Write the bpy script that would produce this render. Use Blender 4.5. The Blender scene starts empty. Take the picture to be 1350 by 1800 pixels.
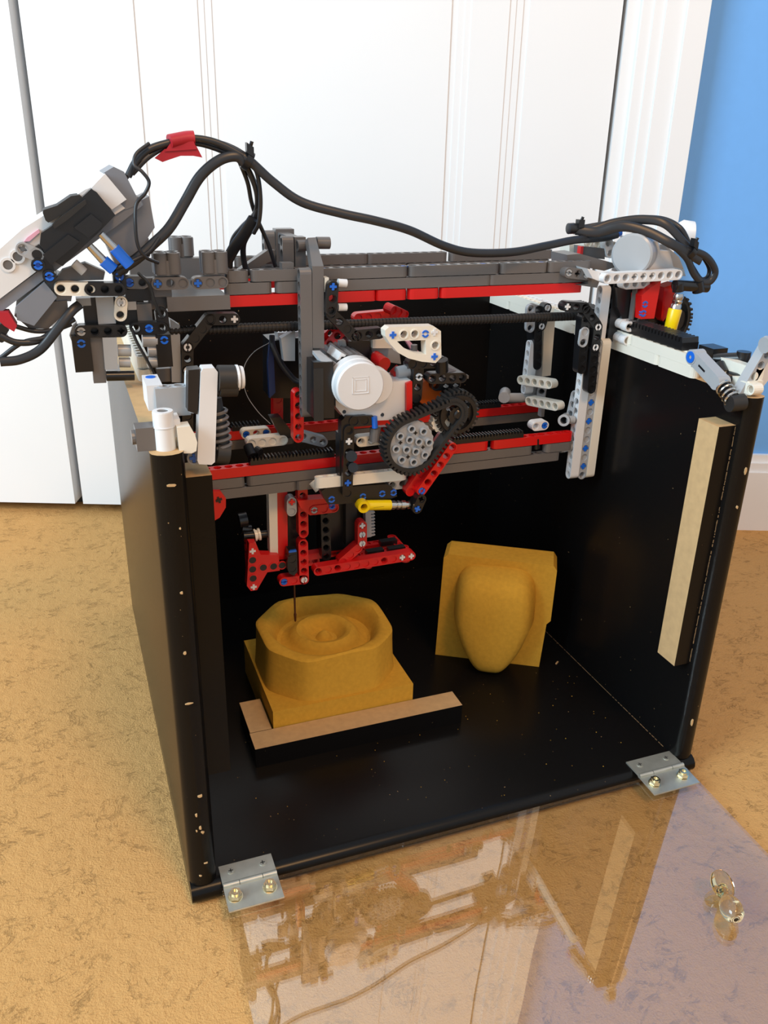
import bpy, math, random
from mathutils import Matrix, Vector, noise
random.seed(4)
S = 0.01            # all lengths below are centimetres
sc = bpy.context.scene
col = sc.collection
# ---------------- camera ----------------
cam = bpy.data.objects.new('camera', bpy.data.cameras.new('camera')); col.objects.link(cam)
R_ = Vector((0.9369734, -0.3487085, 0.02198268)); U_ = Vector((0.12062737, 0.38188755, 0.91630286)); F_ = Vector((0.32791751, 0.85589969, -0.39988226))
m = Matrix((R_, U_, -F_)).transposed().to_4x4(); m.translation = Vector((-3.546356, -43.67108, 47.86296)) * S
cam.matrix_world = m
cam.data.sensor_fit = 'HORIZONTAL'; cam.data.sensor_width = 36; cam.data.lens = 36 * 1496.556 / 1350
cam.data.clip_start = 0.01; cam.data.clip_end = 50
sc.camera = cam
# ---------------- light ----------------
w = bpy.data.worlds.new('room_light'); sc.world = w; w.use_nodes = True
w.node_tree.nodes['Background'].inputs[0].default_value = (0.84, 0.92, 1.0, 1); w.node_tree.nodes['Background'].inputs[1].default_value = 0.70
def area(name, loc, aim, sx, sy, power, color):
    l = bpy.data.lights.new(name, 'AREA'); l.shape = 'RECTANGLE'; l.size = sx; l.size_y = sy; l.energy = power; l.color = color
    o = bpy.data.objects.new(name, l); col.objects.link(o); o.location = loc
    o.rotation_euler = (Vector(aim) - Vector(loc)).to_track_quat('-Z', 'Y').to_euler(); return o
area('window_daylight', (-2.1, -0.45, 1.45), (0.3, 0.5, 0.35), 1.3, 1.3, 76, (0.66, 0.86, 1.0))
area('ceiling_lamp', (0.35, -1.25, 2.0), (0.2, 0.0, 0), 0.4, 0.4, 17, (1.0, 0.55, 0.22))
vs = sc.view_settings; vs.view_transform = 'Standard'; vs.look = 'None'; vs.gamma = 1; vs.use_curve_mapping = False; vs.exposure = 0.1

# ---------------- materials ----------------
def mat(name, c, rough=0.4, metal=0.0, spec=0.5, noise_s=None, noise_a=0.1, bump=0, coat=0, trans=0):
    M = bpy.data.materials.new(name); M.use_nodes = True; nt = M.node_tree; b = nt.nodes['Principled BSDF']
    b.inputs['Base Color'].default_value = (*c, 1); b.inputs['Roughness'].default_value = rough; b.inputs['Metallic'].default_value = metal
    b.inputs['Specular IOR Level'].default_value = spec; b.inputs['Coat Weight'].default_value = coat
    b.inputs['Transmission Weight'].default_value = trans
    if noise_s:
        tc = nt.nodes.new('ShaderNodeTexCoord'); n = nt.nodes.new('ShaderNodeTexNoise'); n.inputs['Scale'].default_value = noise_s; n.inputs['Detail'].default_value = 6
        nt.links.new(tc.outputs['Object'], n.inputs['Vector'])
        mx = nt.nodes.new('ShaderNodeMix'); mx.data_type = 'RGBA'
        mx.inputs[6].default_value = (*[v * (1 - noise_a) for v in c], 1); mx.inputs[7].default_value = (*[min(1, v * (1 + noise_a)) for v in c], 1)
        nt.links.new(n.outputs['Fac'], mx.inputs[0]); nt.links.new(mx.outputs[2], b.inputs['Base Color'])
        if bump:
            bp = nt.nodes.new('ShaderNodeBump'); bp.inputs['Strength'].default_value = bump; bp.inputs['Distance'].default_value = 0.001
            nt.links.new(n.outputs['Fac'], bp.inputs['Height']); nt.links.new(bp.outputs[0], b.inputs['Normal'])
    return M
M = {}
M['white'] = mat('white_plastic', (0.72, 0.72, 0.72), 0.3, noise_s=60, noise_a=0.03)
M['tan'] = mat('cream_plastic', (0.78, 0.73, 0.62), 0.3, noise_s=60, noise_a=0.03)
M['lgray'] = mat('light_grey_plastic', (0.36, 0.37, 0.38), 0.3, noise_s=60, noise_a=0.04)
M['gray'] = mat('dark_grey_plastic', (0.135, 0.125, 0.12), 0.33, noise_s=60, noise_a=0.05)
M['red'] = mat('red_plastic', (0.62, 0.008, 0.008), 0.28, noise_s=60, noise_a=0.04)
M['black'] = mat('black_plastic', (0.009, 0.009, 0.010), 0.28, noise_s=60, noise_a=0.1)
M['blue'] = mat('blue_plastic', (0.01, 0.13, 0.62), 0.3, noise_s=60, noise_a=0.03)
M['yellow'] = mat('yellow_plastic', (0.85, 0.60, 0.0), 0.3, noise_s=60, noise_a=0.03)
M['rubber'] = mat('black_rubber', (0.014, 0.013, 0.012), 0.55, noise_s=80, noise_a=0.15)
M['cable'] = mat('black_cable', (0.017, 0.017, 0.019), 0.36, noise_s=80, noise_a=0.15)
M['steel'] = mat('steel', (0.55, 0.53, 0.50), 0.25, 1.0, noise_s=80, noise_a=0.1)
M['zinc'] = mat('zinc_plated_steel', (0.50, 0.50, 0.44), 0.5, 0.8, noise_s=90, noise_a=0.25)
M['brass'] = mat('brassy_nut', (0.75, 0.66, 0.45), 0.25, 1.0, noise_s=80, noise_a=0.1)
M['boardblue'] = mat('circuit_board_blue', (0.008, 0.03, 0.12), 0.4, noise_s=60, noise_a=0.3)
M['orange'] = mat('orange_plastic', (0.65, 0.12, 0.01), 0.4, noise_s=60, noise_a=0.03)
M['pink'] = mat('pink_plastic', (0.75, 0.38, 0.48), 0.4, noise_s=60, noise_a=0.03)
M['tape'] = mat('red_tape', (0.42, 0.008, 0.02), 0.5, noise_s=40, noise_a=0.2, bump=0.2)
M['rawwood'] = mat('raw_fibreboard', (0.56, 0.36, 0.17), 0.75, noise_s=160, noise_a=0.18, bump=0.1)
M['foam'] = mat('olive_foam', (0.60, 0.33, 0.04), 0.92, spec=0.1, noise_s=260, noise_a=0.16, bump=0.25)
M['brown'] = mat('needle_brown', (0.12, 0.045, 0.02), 0.4, 0.6, noise_s=60)
M['paint'] = mat('white_door_paint', (0.83, 0.83, 0.83), 0.45, noise_s=8, noise_a=0.02)
M['bluewall'] = mat('blue_wall_paint', (0.16, 0.42, 0.86), 0.7, noise_s=90, noise_a=0.03, bump=0.08)
M['worn'] = mat('worn_paint_edge', (0.28, 0.16, 0.07), 0.8, noise_s=90)
M['midgray'] = mat('bluish_grey_plastic', (0.19, 0.205, 0.235), 0.35, noise_s=60, noise_a=0.04)
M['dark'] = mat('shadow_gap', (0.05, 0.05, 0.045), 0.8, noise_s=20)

def wood_black():
    Mt = mat('black_painted_board', (0.0055, 0.005, 0.0048), 0.25, spec=0.18); nt = Mt.node_tree; b = nt.nodes['Principled BSDF']
    tc = nt.nodes.new('ShaderNodeTexCoord'); mp = nt.nodes.new('ShaderNodeMapping'); mp.inputs['Scale'].default_value = (6, 160, 160)
    n = nt.nodes.new('ShaderNodeTexNoise'); n.inputs['Scale'].default_value = 3; n.inputs['Detail'].default_value = 5
    nt.links.new(tc.outputs['Object'], mp.inputs[0]); nt.links.new(mp.outputs[0], n.inputs['Vector'])
    bp = nt.nodes.new('ShaderNodeBump'); bp.inputs['Strength'].default_value = 0.06; bp.inputs['Distance'].default_value = 0.0004
    nt.links.new(n.outputs['Fac'], bp.inputs['Height']); nt.links.new(bp.outputs[0], b.inputs['Normal'])
    # dust specks and pale chips in the paint
    v = nt.nodes.new('ShaderNodeTexNoise'); v.inputs['Scale'].default_value = 420; v.inputs['Detail'].default_value = 1
    nt.links.new(tc.outputs['Object'], v.inputs['Vector'])
    cr = nt.nodes.new('ShaderNodeValToRGB'); cr.color_ramp.elements[0].position = 0.80; cr.color_ramp.elements[1].position = 0.84
    nt.links.new(v.outputs['Fac'], cr.inputs[0])
    mx = nt.nodes.new('ShaderNodeMix'); mx.data_type = 'RGBA'; mx.inputs[6].default_value = (0.0055, 0.005, 0.0048, 1); mx.inputs[7].default_value = (0.35, 0.22, 0.1, 1)
    nt.links.new(cr.outputs[0], mx.inputs[0]); nt.links.new(mx.outputs[2], b.inputs['Base Color'])
    return Mt
M['board'] = wood_black()

def carpet_mat():
    Mt = bpy.data.materials.new('tan_carpet'); Mt.use_nodes = True; nt = Mt.node_tree; b = nt.nodes['Principled BSDF']; L = nt.links.new
    b.inputs['Roughness'].default_value = 0.95; b.inputs['Specular IOR Level'].default_value = 0.1
    tc = nt.nodes.new('ShaderNodeTexCoord')
    def nz(scale, det, rough=0.5, dist=0, vec=None):
        n = nt.nodes.new('ShaderNodeTexNoise'); n.inputs['Scale'].default_value = scale; n.inputs['Detail'].default_value = det
        n.inputs['Roughness'].default_value = rough; n.inputs['Distortion'].default_value = dist
        L(vec or tc.outputs['Object'], n.inputs['Vector']); return n.outputs['Fac']
    def mth(op, a, c, clamp=False):
        x = nt.nodes.new('ShaderNodeMath'); x.operation = op; x.use_clamp = clamp
        for i, v in enumerate((a, c)):
            if isinstance(v, (int, float)): x.inputs[i].default_value = v
            else: L(v, x.inputs[i])
        return x.outputs[0]
    big = nz(5, 3); fine = nz(700, 3, 0.6); mid = nz(120, 4, 0.6)
    # broken furrows where the pile parts: thin ridges of a stretched, warped noise
    mp = nt.nodes.new('ShaderNodeMapping'); mp.inputs['Rotation'].default_value = (0, 0, 0.75); mp.inputs['Scale'].default_value = (22, 40, 22)
    L(tc.outputs['Object'], mp.inputs[0])
    warp = nz(1.6, 6, 0.62, 1.2, mp.outputs[0])
    ridge = mth('ABSOLUTE', mth('SUBTRACT', warp, 0.5), 0)
    line = mth('SUBTRACT', 1.0, mth('MULTIPLY', ridge, 48.0), True)
    brk = mth('MULTIPLY', mth('SUBTRACT', nz(34, 4, 0.7), 0.53), 9.0, True)
    furrow = mth('MULTIPLY', line, brk, True)
    pits = mth('MULTIPLY', mth('SUBTRACT', mid, 0.64), 7.0, True)
    pits = mth('MULTIPLY', pits, mth('MULTIPLY', mth('SUBTRACT', nz(14, 3), 0.48), 7.0, True), True)
    mp2 = nt.nodes.new('ShaderNodeMapping'); mp2.inputs['Rotation'].default_value = (0, 0, -.35); mp2.inputs['Scale'].default_value = (13, 17, 13); mp2.inputs['Location'].default_value = (4, 7, 0)
    L(tc.outputs['Object'], mp2.inputs[0]); w2 = nz(1.7, 7, 0.7, .9, mp2.outputs[0])
    l2 = mth('SUBTRACT', 1.0, mth('MULTIPLY', mth('ABSOLUTE', mth('SUBTRACT', w2, 0.47), 0), 60.0), True)
    furrow = mth('MAXIMUM', furrow, mth('MULTIPLY', l2, mth('MULTIPLY', mth('SUBTRACT', nz(55, 4, 0.7), 0.5), 8.0, True), True))
    cav = mth('MAXIMUM', furrow, pits)
    mx = nt.nodes.new('ShaderNodeMix'); mx.data_type = 'RGBA'; mx.inputs[6].default_value = (0.50, 0.262, 0.088, 1); mx.inputs[7].default_value = (0.66, 0.37, 0.135, 1)
    L(mth('ADD', mth('MULTIPLY', big, 0.5), mth('MULTIPLY', fine, 0.5)), mx.inputs[0])
    m2 = nt.nodes.new('ShaderNodeMix'); m2.data_type = 'RGBA'; m2.inputs[7].default_value = (0.20, 0.10, 0.035, 1)
    L(mx.outputs[2], m2.inputs[6]); L(mth('MULTIPLY', cav, 0.42), m2.inputs[0]); L(m2.outputs[2], b.inputs['Base Color'])
    h = mth('SUBTRACT', mth('ADD', mth('ADD', mth('MULTIPLY', fine, 0.5), mth('MULTIPLY', mid, 0.9)), mth('MULTIPLY', warp, 0.7)), mth('MULTIPLY', cav, 1.0))
    bp = nt.nodes.new('ShaderNodeBump'); bp.inputs['Strength'].default_value = 0.55; bp.inputs['Distance'].default_value = 0.0035
    L(h, bp.inputs['Height']); L(bp.outputs[0], b.inputs['Normal']); return Mt
M['carpet'] = carpet_mat()

def acrylic():
    Mt = bpy.data.materials.new('clear_acrylic'); Mt.use_nodes = True; nt = Mt.node_tree; nt.nodes.clear(); L = nt.links.new
    o = nt.nodes.new('ShaderNodeOutputMaterial'); t = nt.nodes.new('ShaderNodeBsdfTransparent'); g = nt.nodes.new('ShaderNodeBsdfGlossy')
    t.inputs[0].default_value = (0.97, 0.96, 0.93, 1); g.inputs['Roughness'].default_value = 0.0; g.inputs[0].default_value = (1, 1, 1, 1)
    f = nt.nodes.new('ShaderNodeFresnel'); x = nt.nodes.new('ShaderNodeMixShader')
    n = nt.nodes.new('ShaderNodeTexNoise'); n.inputs['Scale'].default_value = 9; tc = nt.nodes.new('ShaderNodeTexCoord'); L(tc.outputs['Object'], n.inputs['Vector'])
    bp = nt.nodes.new('ShaderNodeBump'); bp.inputs['Strength'].default_value = 0.04; bp.inputs['Distance'].default_value = 0.004
    L(n.outputs['Fac'], bp.inputs['Height']); L(bp.outputs[0], g.inputs['Normal'])
    ge = nt.nodes.new('ShaderNodeNewGeometry'); mm = nt.nodes.new('ShaderNodeMix'); mm.inputs[2].default_value = 2.05; mm.inputs[3].default_value = 1/2.05
    L(ge.outputs['Backfacing'], mm.inputs[0]); L(mm.outputs[0], f.inputs[0])   # thin sheet: same index seen from either side
    L(f.outputs[0], x.inputs[0]); L(t.outputs[0], x.inputs[1]); L(g.outputs[0], x.inputs[2]); L(x.outputs[0], o.inputs[0]); return Mt
M['acrylic'] = acrylic()

# ---------------- helpers ----------------
U = 0.815           # hole pitch of the construction beams, cm
def mesh(name, V, F, mats, midx=None, smooth=False):
    me = bpy.data.meshes.new(name); me.from_pydata([(a * S, b * S, c * S) for a, b, c in V], [], F)
    for mm in (mats if isinstance(mats, (list, tuple)) else [mats]): me.materials.append(M[mm])
    if midx: me.polygons.foreach_set('material_index', midx)
    if smooth:
        me.polygons.foreach_set('use_smooth', [True] * len(F)); me.set_sharp_from_angle(angle=math.radians(38))
    me.validate(); me.update(); return me
ORG = {}
def thing(name, label, cat, loc, group=None):
    o = bpy.data.objects.new(name, None); col.objects.link(o); o.empty_display_size = 0.02
    o.location = Vector(loc) * S; o['label'] = label; o['category'] = cat
    if group: o['group'] = group
    ORG[o.name] = Vector(loc); return o
def put(name, me, parent=None, loc=(0, 0, 0), rot=None, label=None, cat=None, group=None, kind=None):
    """link a mesh; loc/rot are in world centimetres, also for children"""
    o = bpy.data.objects.new(name, me); col.objects.link(o)
    W = (rot.to_4x4() if rot else Matrix.Identity(4)); W.translation = Vector(loc) * S
    if parent:
        o.parent = parent; o.matrix_local = WM[parent.name].inverted() @ W if parent.name in WM else Matrix.Translation(-parent.location) @ W
    else: o.matrix_local = W
    WM[o.name] = W
    if label: o['label'] = label
    if cat: o['category'] = cat
    if group: o['group'] = group
    if kind: o['kind'] = kind
    return o
WM = {}
class MB:
    def __init__(s): s.V = []; s.F = []; s.I = []
    def add(s, V, F, i=0):
        b = len(s.V); s.V += [tuple(v) for v in V]; s.F += [tuple(b + k for k in f) for f in F]; s.I += [i] * len(F); return s
    def box(s, a, b, i=0, top=None, bev=0):
        (x0, y0, z0), (x1, y1, z1) = a, b
        x0, x1 = sorted((x0, x1)); y0, y1 = sorted((y0, y1)); z0, z1 = sorted((z0, z1))
        V = [(x0,y0,z0),(x1,y0,z0),(x1,y1,z0),(x0,y1,z0),(x0,y0,z1),(x1,y0,z1),(x1,y1,z1),(x0,y1,z1)]
        F = [(0,3,2,1),(0,1,5,4),(1,2,6,5),(2,3,7,6),(3,0,4,7)]
        s.add(V, F, i); s.F.append(tuple(len(s.V) - 8 + k for k in (4,5,6,7))); s.I.append(i if top is None else top); return s
    def obox(s, c, ax, ay, az, hx, hy, hz, i=0):
        c = Vector(c); V = []
        for sz in (-1, 1):
            for sx, sy in ((-1,-1),(1,-1),(1,1),(-1,1)): V.append(c + ax * hx * sx + ay * hy * sy + az * hz * sz)
        return s.add(V, [(0,3,2,1),(4,5,6,7),(0,1,5,4),(1,2,6,5),(2,3,7,6),(3,0,4,7)], i)
    def prism(s, pts, y0, y1, i=0):
        """outline of (x,z) points, front at y0, back at y1"""
        n = len(pts); ar = sum(pts[k][0] * pts[(k+1) % n][1] - pts[(k+1) % n][0] * pts[k][1] for k in range(n))
        if ar < 0: pts = pts[::-1]
        V = [(x, y0, z) for x, z in pts] + [(x, y1, z) for x, z in pts]
        F = [tuple(range(n)), tuple(range(2*n-1, n-1, -1))] + [(k, k + n, (k+1) % n + n, (k+1) % n) for k in range(n)]
        return s.add(V, F, i)
    def zprism(s, pts, z0, z1, i=0, top=None):
        n = len(pts); ar = sum(pts[k][0] * pts[(k+1) % n][1] - pts[(k+1) % n][0] * pts[k][1] for k in range(n))
        if ar < 0: pts = pts[::-1]
        V = [(x, y, z0) for x, y in pts] + [(x, y, z1) for x, y in pts]
        F = [tuple(range(n-1, -1, -1))] + [(k, (k+1) % n, (k+1) % n + n, k + n) for k in range(n)]
        s.add(V, F, i); s.F.append(tuple(len(s.V) - n + k for k in range(n))); s.I.append(i if top is None else top); return s
    def cyl(s, A, B, r, r2=None, n=20, i=0, cap=True):
        A = Vector(A); B = Vector(B); d = (B - A).normalized(); r2 = r if r2 is None else r2
        u = d.orthogonal().normalized(); v = d.cross(u); V = []
        for P, q in ((A, r), (B, r2)):
            V += [P + (u * math.cos(2*math.pi*k/n) + v * math.sin(2*math.pi*k/n)) * q for k in range(n)]
        F = [(k, (k+1) % n, (k+1) % n + n, k + n) for k in range(n)]
        if cap: F += [tuple(range(n-1, -1, -1)), tuple(range(n, 2*n))]
        return s.add(V, F, i)
    def ring(s, A, B, ro, ri, n=24, i=0):
        A = Vector(A); B = Vector(B); d = (B - A).normalized(); u = d.orthogonal().normalized(); v = d.cross(u); V = []
        for P, q in ((A, ro), (B, ro), (B, ri), (A, ri)):
            V += [P + (u * math.cos(2*math.pi*k/n) + v * math.sin(2*math.pi*k/n)) * q for k in range(n)]
        F = [(a*n + k, a*n + (k+1) % n, ((a+1) % 4)*n + (k+1) % n, ((a+1) % 4)*n + k) for a in range(4) for k in range(n)]
        return s.add(V, F, i)
    def lathe(s, A, d, prof, n=24, i=0):
        """prof: (distance along d, radius)"""
        A = Vector(A); d = Vector(d).normalized(); u = d.orthogonal().normalized(); v = d.cross(u); V = []
        for t, q in prof: V += [A + d * t + (u * math.cos(2*math.pi*k/n) + v * math.sin(2*math.pi*k/n)) * q for k in range(n)]
        F = [(a*n + k, a*n + (k+1) % n, (a+1)*n + (k+1) % n, (a+1)*n + k) for a in range(len(prof)-1) for k in range(n)]
        F += [tuple(range(n-1, -1, -1)), tuple(range((len(prof)-1)*n, len(prof)*n))]
        return s.add(V, F, i)
    def tube(s, P, r, ry=None, n=10, i=0, sub=8, up=(0, 0, 1), face=None):
        P = [Vector(p) for p in P]
        if sub > 1 and len(P) > 2:
            Q = []; E = [2*P[0]-P[1]] + P + [2*P[-1]-P[-2]]
            for k in range(1, len(E)-2):
                a, b, c, d = E[k-1:k+3]
                for j in range(sub):
                    t = j / sub; Q.append(0.5*((2*b) + (c-a)*t + (2*a-5*b+4*c-d)*t*t + (3*b-a-3*c+d)*t**3))
            Q.append(P[-1]); P = Q
        ry = ry or r; V = []; u = None
        for k, p in enumerate(P):
            t = (P[min(k+1, len(P)-1)] - P[max(k-1, 0)]).normalized()
            if face is not None:
                u = t.cross(Vector(face)); u = u.normalized() if u.length > 1e-3 else t.orthogonal().normalized()
            elif u is None:
                u = Vector(up); u = (u - t * u.dot(t))
                u = u.normalized() if u.length > 1e-3 else t.orthogonal().normalized()
            else: u = (u - t * u.dot(t)).normalized()
            v = t.cross(u); V += [p + u * math.cos(2*math.pi*j/n) * ry + v * math.sin(2*math.pi*j/n) * r for j in range(n)]
        F = [(a*n + k, a*n + (k+1) % n, (a+1)*n + (k+1) % n, (a+1)*n + k) for a in range(len(P)-1) for k in range(n)]
        F += [tuple(range(n-1, -1, -1)), tuple(range((len(P)-1)*n, len(P)*n))]
        return s.add(V, F, i)
    def obj(s, name, mats, parent=None, smooth=False, center=True, **kw):
        c = Vector((0, 0, 0))
        if center:
            xs = [v[0] for v in s.V]; ys = [v[1] for v in s.V]; zs = [v[2] for v in s.V]
            c = Vector(((min(xs)+max(xs))/2, (min(ys)+max(ys))/2, (min(zs)+max(zs))/2 if parent else min(zs)))
        me = mesh(name, [(v[0]-c.x, v[1]-c.y, v[2]-c.z) for v in s.V], s.F, mats, s.I, smooth)
        return put(name, me, parent, c, **kw)

# ---- perforated construction beams: front face at local y=0, holes along +y ----
CA = [(math.cos(k*math.pi/8), math.sin(k*math.pi/8)) for k in range(16)]
def la_geom(mb, n, pat, th, off=(0, 0), ang=0.0, i=0):
    ca, sa = math.cos(ang), math.sin(ang)
    def T(x, y, z): return ((off[0] + x*ca - z*sa) * U, y * U, (off[1] + x*sa + z*ca) * U)
    for k in range(n):
        ch = pat[k % len(pat)]
        bd = []; open_side = []
        for j, (c, s_) in enumerate(CA):
            sq = min(0.5/abs(c) if abs(c) > 1e-6 else 9, 0.485/abs(s_) if abs(s_) > 1e-6 else 9); cor = j % 4 == 2
            rnd = (k == 0 and c <= 1e-6) or (k == n-1 and c >= -1e-6)
            if rnd: bd.append((0.485*c, 0.485*s_))
            elif cor: bd.append((math.copysign(0.5, c), math.copysign(0.485, s_)))
            else: bd.append((sq*c, sq*s_))
        def ringp(fr):
            if ch == 'x': return [(c*(0.31 if j % 4 == 0 else 0.27 if j % 2 == 1 and False else 0.16 if j % 4 == 2 else 0.24), s_*(0.31 if j % 4 == 0 else 0.16 if j % 4 == 2 else 0.24)) for j, (c, s_) in enumerate(CA)]
            return [(fr*c, fr*s_) for c, s_ in CA]
        rim = [(0.37*c, 0.37*s_) for c, s_ in CA]; hole = ringp(0.30)
        yl = [0, 0, 0.11, 0.11]; rings = [bd, rim, rim, hole]
        V = []
        for yy, rg in list(zip(yl, rings)) + [(th - a, b) for a, b in list(zip(yl, rings))[::-1]]: V += [T(k + x, yy, z) for x, z in rg]
        F = []
        last = 3 if ch == 's' else 7
        seq = [(0,1),(1,2),(2,3)] + ([(3,4)] if ch != 's' else []) + [(4,5),(5,6),(6,7),(7,0)]
        for a, b in seq:
            for j in range(16):
                j2 = (j+1) % 16
                if (a, b) == (7, 0):
                    x1 = (bd[j][0] + bd[j2][0]) / 2; z1 = abs(bd[j][1] + bd[j2][1]) / 2
                    if x1 > 0.45 and k < n-1: continue
                    if x1 < -0.45 and k > 0: continue
                F.append((a*16 + j2, a*16 + j, b*16 + j, b*16 + j2))
        if ch == 's':
            F.append(tuple(3*16 + j for j in range(15, -1, -1))); F.append(tuple(4*16 + j for j in range(16)))
        mb.add(V, F, i)
LAC = {}
def la_mesh(color, segs, th):
    key = (color, tuple(segs), th)
    if key not in LAC:
        mb = MB()
        for (u, v, ang, n, pat) in segs: la_geom(mb, n, pat, th, (u, v), math.radians(ang))
        LAC[key] = mesh('beam', mb.V, mb.F, color, mb.I)
    return LAC[key]
def pin_mesh(kind):
    if ('pin', kind) in LAC: return LAC[('pin', kind)]
    mb = MB()
    if kind in 'bwg':   # split friction pin: ring with a slot
        for h in (0, 1):
            a0 = h*math.pi + 0.25; n = 8; V = []
            for y, r in ((-0.02, .33), (-0.02, .17), (.3, .17), (.3, .33)):
                V += [(r*math.cos(a0 + (math.pi-.5)*k/n)*U, y*U, r*math.sin(a0 + (math.pi-.5)*k/n)*U) for k in range(n+1)]
            m_ = n+1
            F = [(a*m_+k, a*m_+k+1, ((a+1) % 4)*m_+k+1, ((a+1) % 4)*m_+k) for a in range(4) for k in range(n)] + [(0, m_, 2*m_, 3*m_), (n, 3*m_+n, 2*m_+n, m_+n)]
            mb.add(V, F)
        mb.cyl((0, .2*U, 0), (0, .3*U, 0), .2*U, n=10)
    else:               # cross axle end
        mb.box((-.3*U, -.03*U, -.1*U), (.3*U, .6*U, .1*U)); mb.box((-.1*U, -.03*U, -.3*U), (.1*U, .6*U, -.1*U)); mb.box((-.1*U, -.03*U, .1*U), (.1*U, .6*U, .3*U))
    c = {'b': 'blue', 'w': 'white', 'g': 'lgray', 'B': 'blue', 'W': 'white', 'G': 'lgray', 'R': 'red', 'K': 'black'}[kind]
    LAC[('pin', kind)] = mesh('pin', mb.V, mb.F, c, mb.I); return LAC[('pin', kind)]
def basis(X, Y):
    X = Vector(X).normalized(); Y = Vector(Y); Y = (Y - X * Y.dot(X)).normalized(); return Matrix((X, Y, X.cross(Y))).transposed()
def LA(par, color, A, B, n=None, hole=(0, 1, 0), pat='o', pins='', th=1, name='beam', label=None, extra=None):
    """beam whose front-face hole centres run from A towards B; pins: string per hole, '.'=none"""
    A = Vector(A); B = Vector(B); L_ = (B - A).length
    if n is None: n = max(1, round(L_ / U) + 1)
    d = (B - A).normalized() if L_ > 1e-6 else Vector((1, 0, 0))
    if L_ > 1e-6: A = (A + B)/2 - d * U * (n-1)/2
    Rm = basis(d, hole)
    o = put(name, la_mesh(color, [(0, 0, 0, n, pat)] + (extra or []), th), par, A, Rm, label=label)
    for k, ch in enumerate(pins):
        if ch not in '. ': put('pin' if ch in 'bwg' else 'axle_end', pin_mesh(ch), o, A + d*U*k, Rm)
    return o
def rail_row(par, color, xs, y, ztop, hole_z=True, name='beam'):
    """a row of flat-lying beams end to end along x; xs = joint positions, holes vertical"""
    for a, b in zip(xs[:-1], xs[1:]):
        n = max(2, round((b - a) / U)); c = (a + b)/2
        o = put(name, la_mesh(color, [(0, 0, 0, n, 'o')], .93), par, (c - U*(n-1)/2, y + U/2, ztop), basis((1, 0, 0), (0, 0, -1)))
        o.scale = ((b - a - .06) / (n*U), 1, 1)
def rack(par, A, B, up=(0, 0, 1), side=(0, 1, 0), w=0.8, h=0.55, color='black', name='gear_rack', label=None, pitch=.27):
    A = Vector(A); B = Vector(B); d = (B-A).normalized(); up = Vector(up); sd = Vector(side); L_ = (B-A).length; mb = MB()
    mb.obox((A+B)/2 + up*h*.3, d, sd, up, L_/2, w/2, h*.3)
    n = int(L_ / pitch)
    for k in range(n):
        c = A + d * ((k+.5) * L_/n) + up*h*.6; q = 0.3*pitch
        V = [c + d*a + sd*b + up*e for (a, e) in ((-q*1.3, 0), (q*1.3, 0), (q*.6, h*.42), (-q*.6, h*.42)) for b in (-w/2, w/2)]
        mb.add(V, [(0, 2, 4, 6), (1, 7, 5, 3), (0, 1, 3, 2), (2, 3, 5, 4), (4, 5, 7, 6), (6, 7, 1, 0)])
    return mb.obj(name, color, par, label=label)
def rod(par, A, B, r, color, name, label=None, n=16): return MB().cyl(A, B, r, n=n).obj(name, color, par, smooth=True, label=label)
def ribbed(par, A, B, r, color, name, pitch=.35, rr=.82, label=None):
    A = Vector(A); B = Vector(B); L_ = (B-A).length; pr = [(0, r)]; k = 0
    while k*pitch < L_ - pitch:
        t = k*pitch; pr += [(t + pitch*.55, r), (t + pitch*.6, r*rr), (t + pitch*.95, r*rr), (t + pitch, r)]; k += 1
    pr.append((L_, r)); return MB().lathe(A, B-A, pr, 16).obj(name, color, par, label=label)
V3 = Vector

# ================= THE ROOM =================
E0 = V3((-4.41, 70.43, 0)); EX = V3((0.9365, -0.3507, 0)); EN = V3((-0.3507, -0.9365, 0))
def wbox(mb, s0, s1, z0, z1, d0, d1, i=0):
    mb.obox(E0 + EX*(s0+s1)/2 + EN*(d0+d1)/2 + V3((0, 0, (z0+z1)/2)), EX, EN, V3((0, 0, 1)), (s1-s0)/2, (d1-d0)/2, (z1-z0)/2, i)
fl = MB(); fl.box((-300, -260, -1), (330, 330, 0)); fl.obj('floor', 'carpet', kind='structure', center=False)
wb = MB(); wbox(wb, -260, 300, 0, 240, -14, -8); wb.obj('wall_back', 'bluewall', kind='structure', center=False)
wb = MB(); wbox(wb, 75.2, 300, 0, 240, -8, -1.0); wb.obj('wall_right', 'bluewall', kind='structure', center=False)
bb = MB(); wbox(bb, 75.2, 300, 0, 8.4, -1, 0.5); wbox(bb, 75.2, 300, 8.4, 9.6, -1, 0.1); wbox(bb, 75.2, 300, 9.6, 10.6, -1, -.4)
bb.obj('baseboard_right', 'paint', kind='structure', center=False)
def leaf(name, s0, s1, panel):
    d = MB(); wbox(d, s0, s1, 1.6, 203, -3.6, 0)
    for (a, b) in panel:      # raised field with a routed moulding around it
        for z0, z1 in ((22, 92), (108, 190)):
            pass
    o = d.obj(name, 'paint', kind='structure', center=False)
    return o
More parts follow.
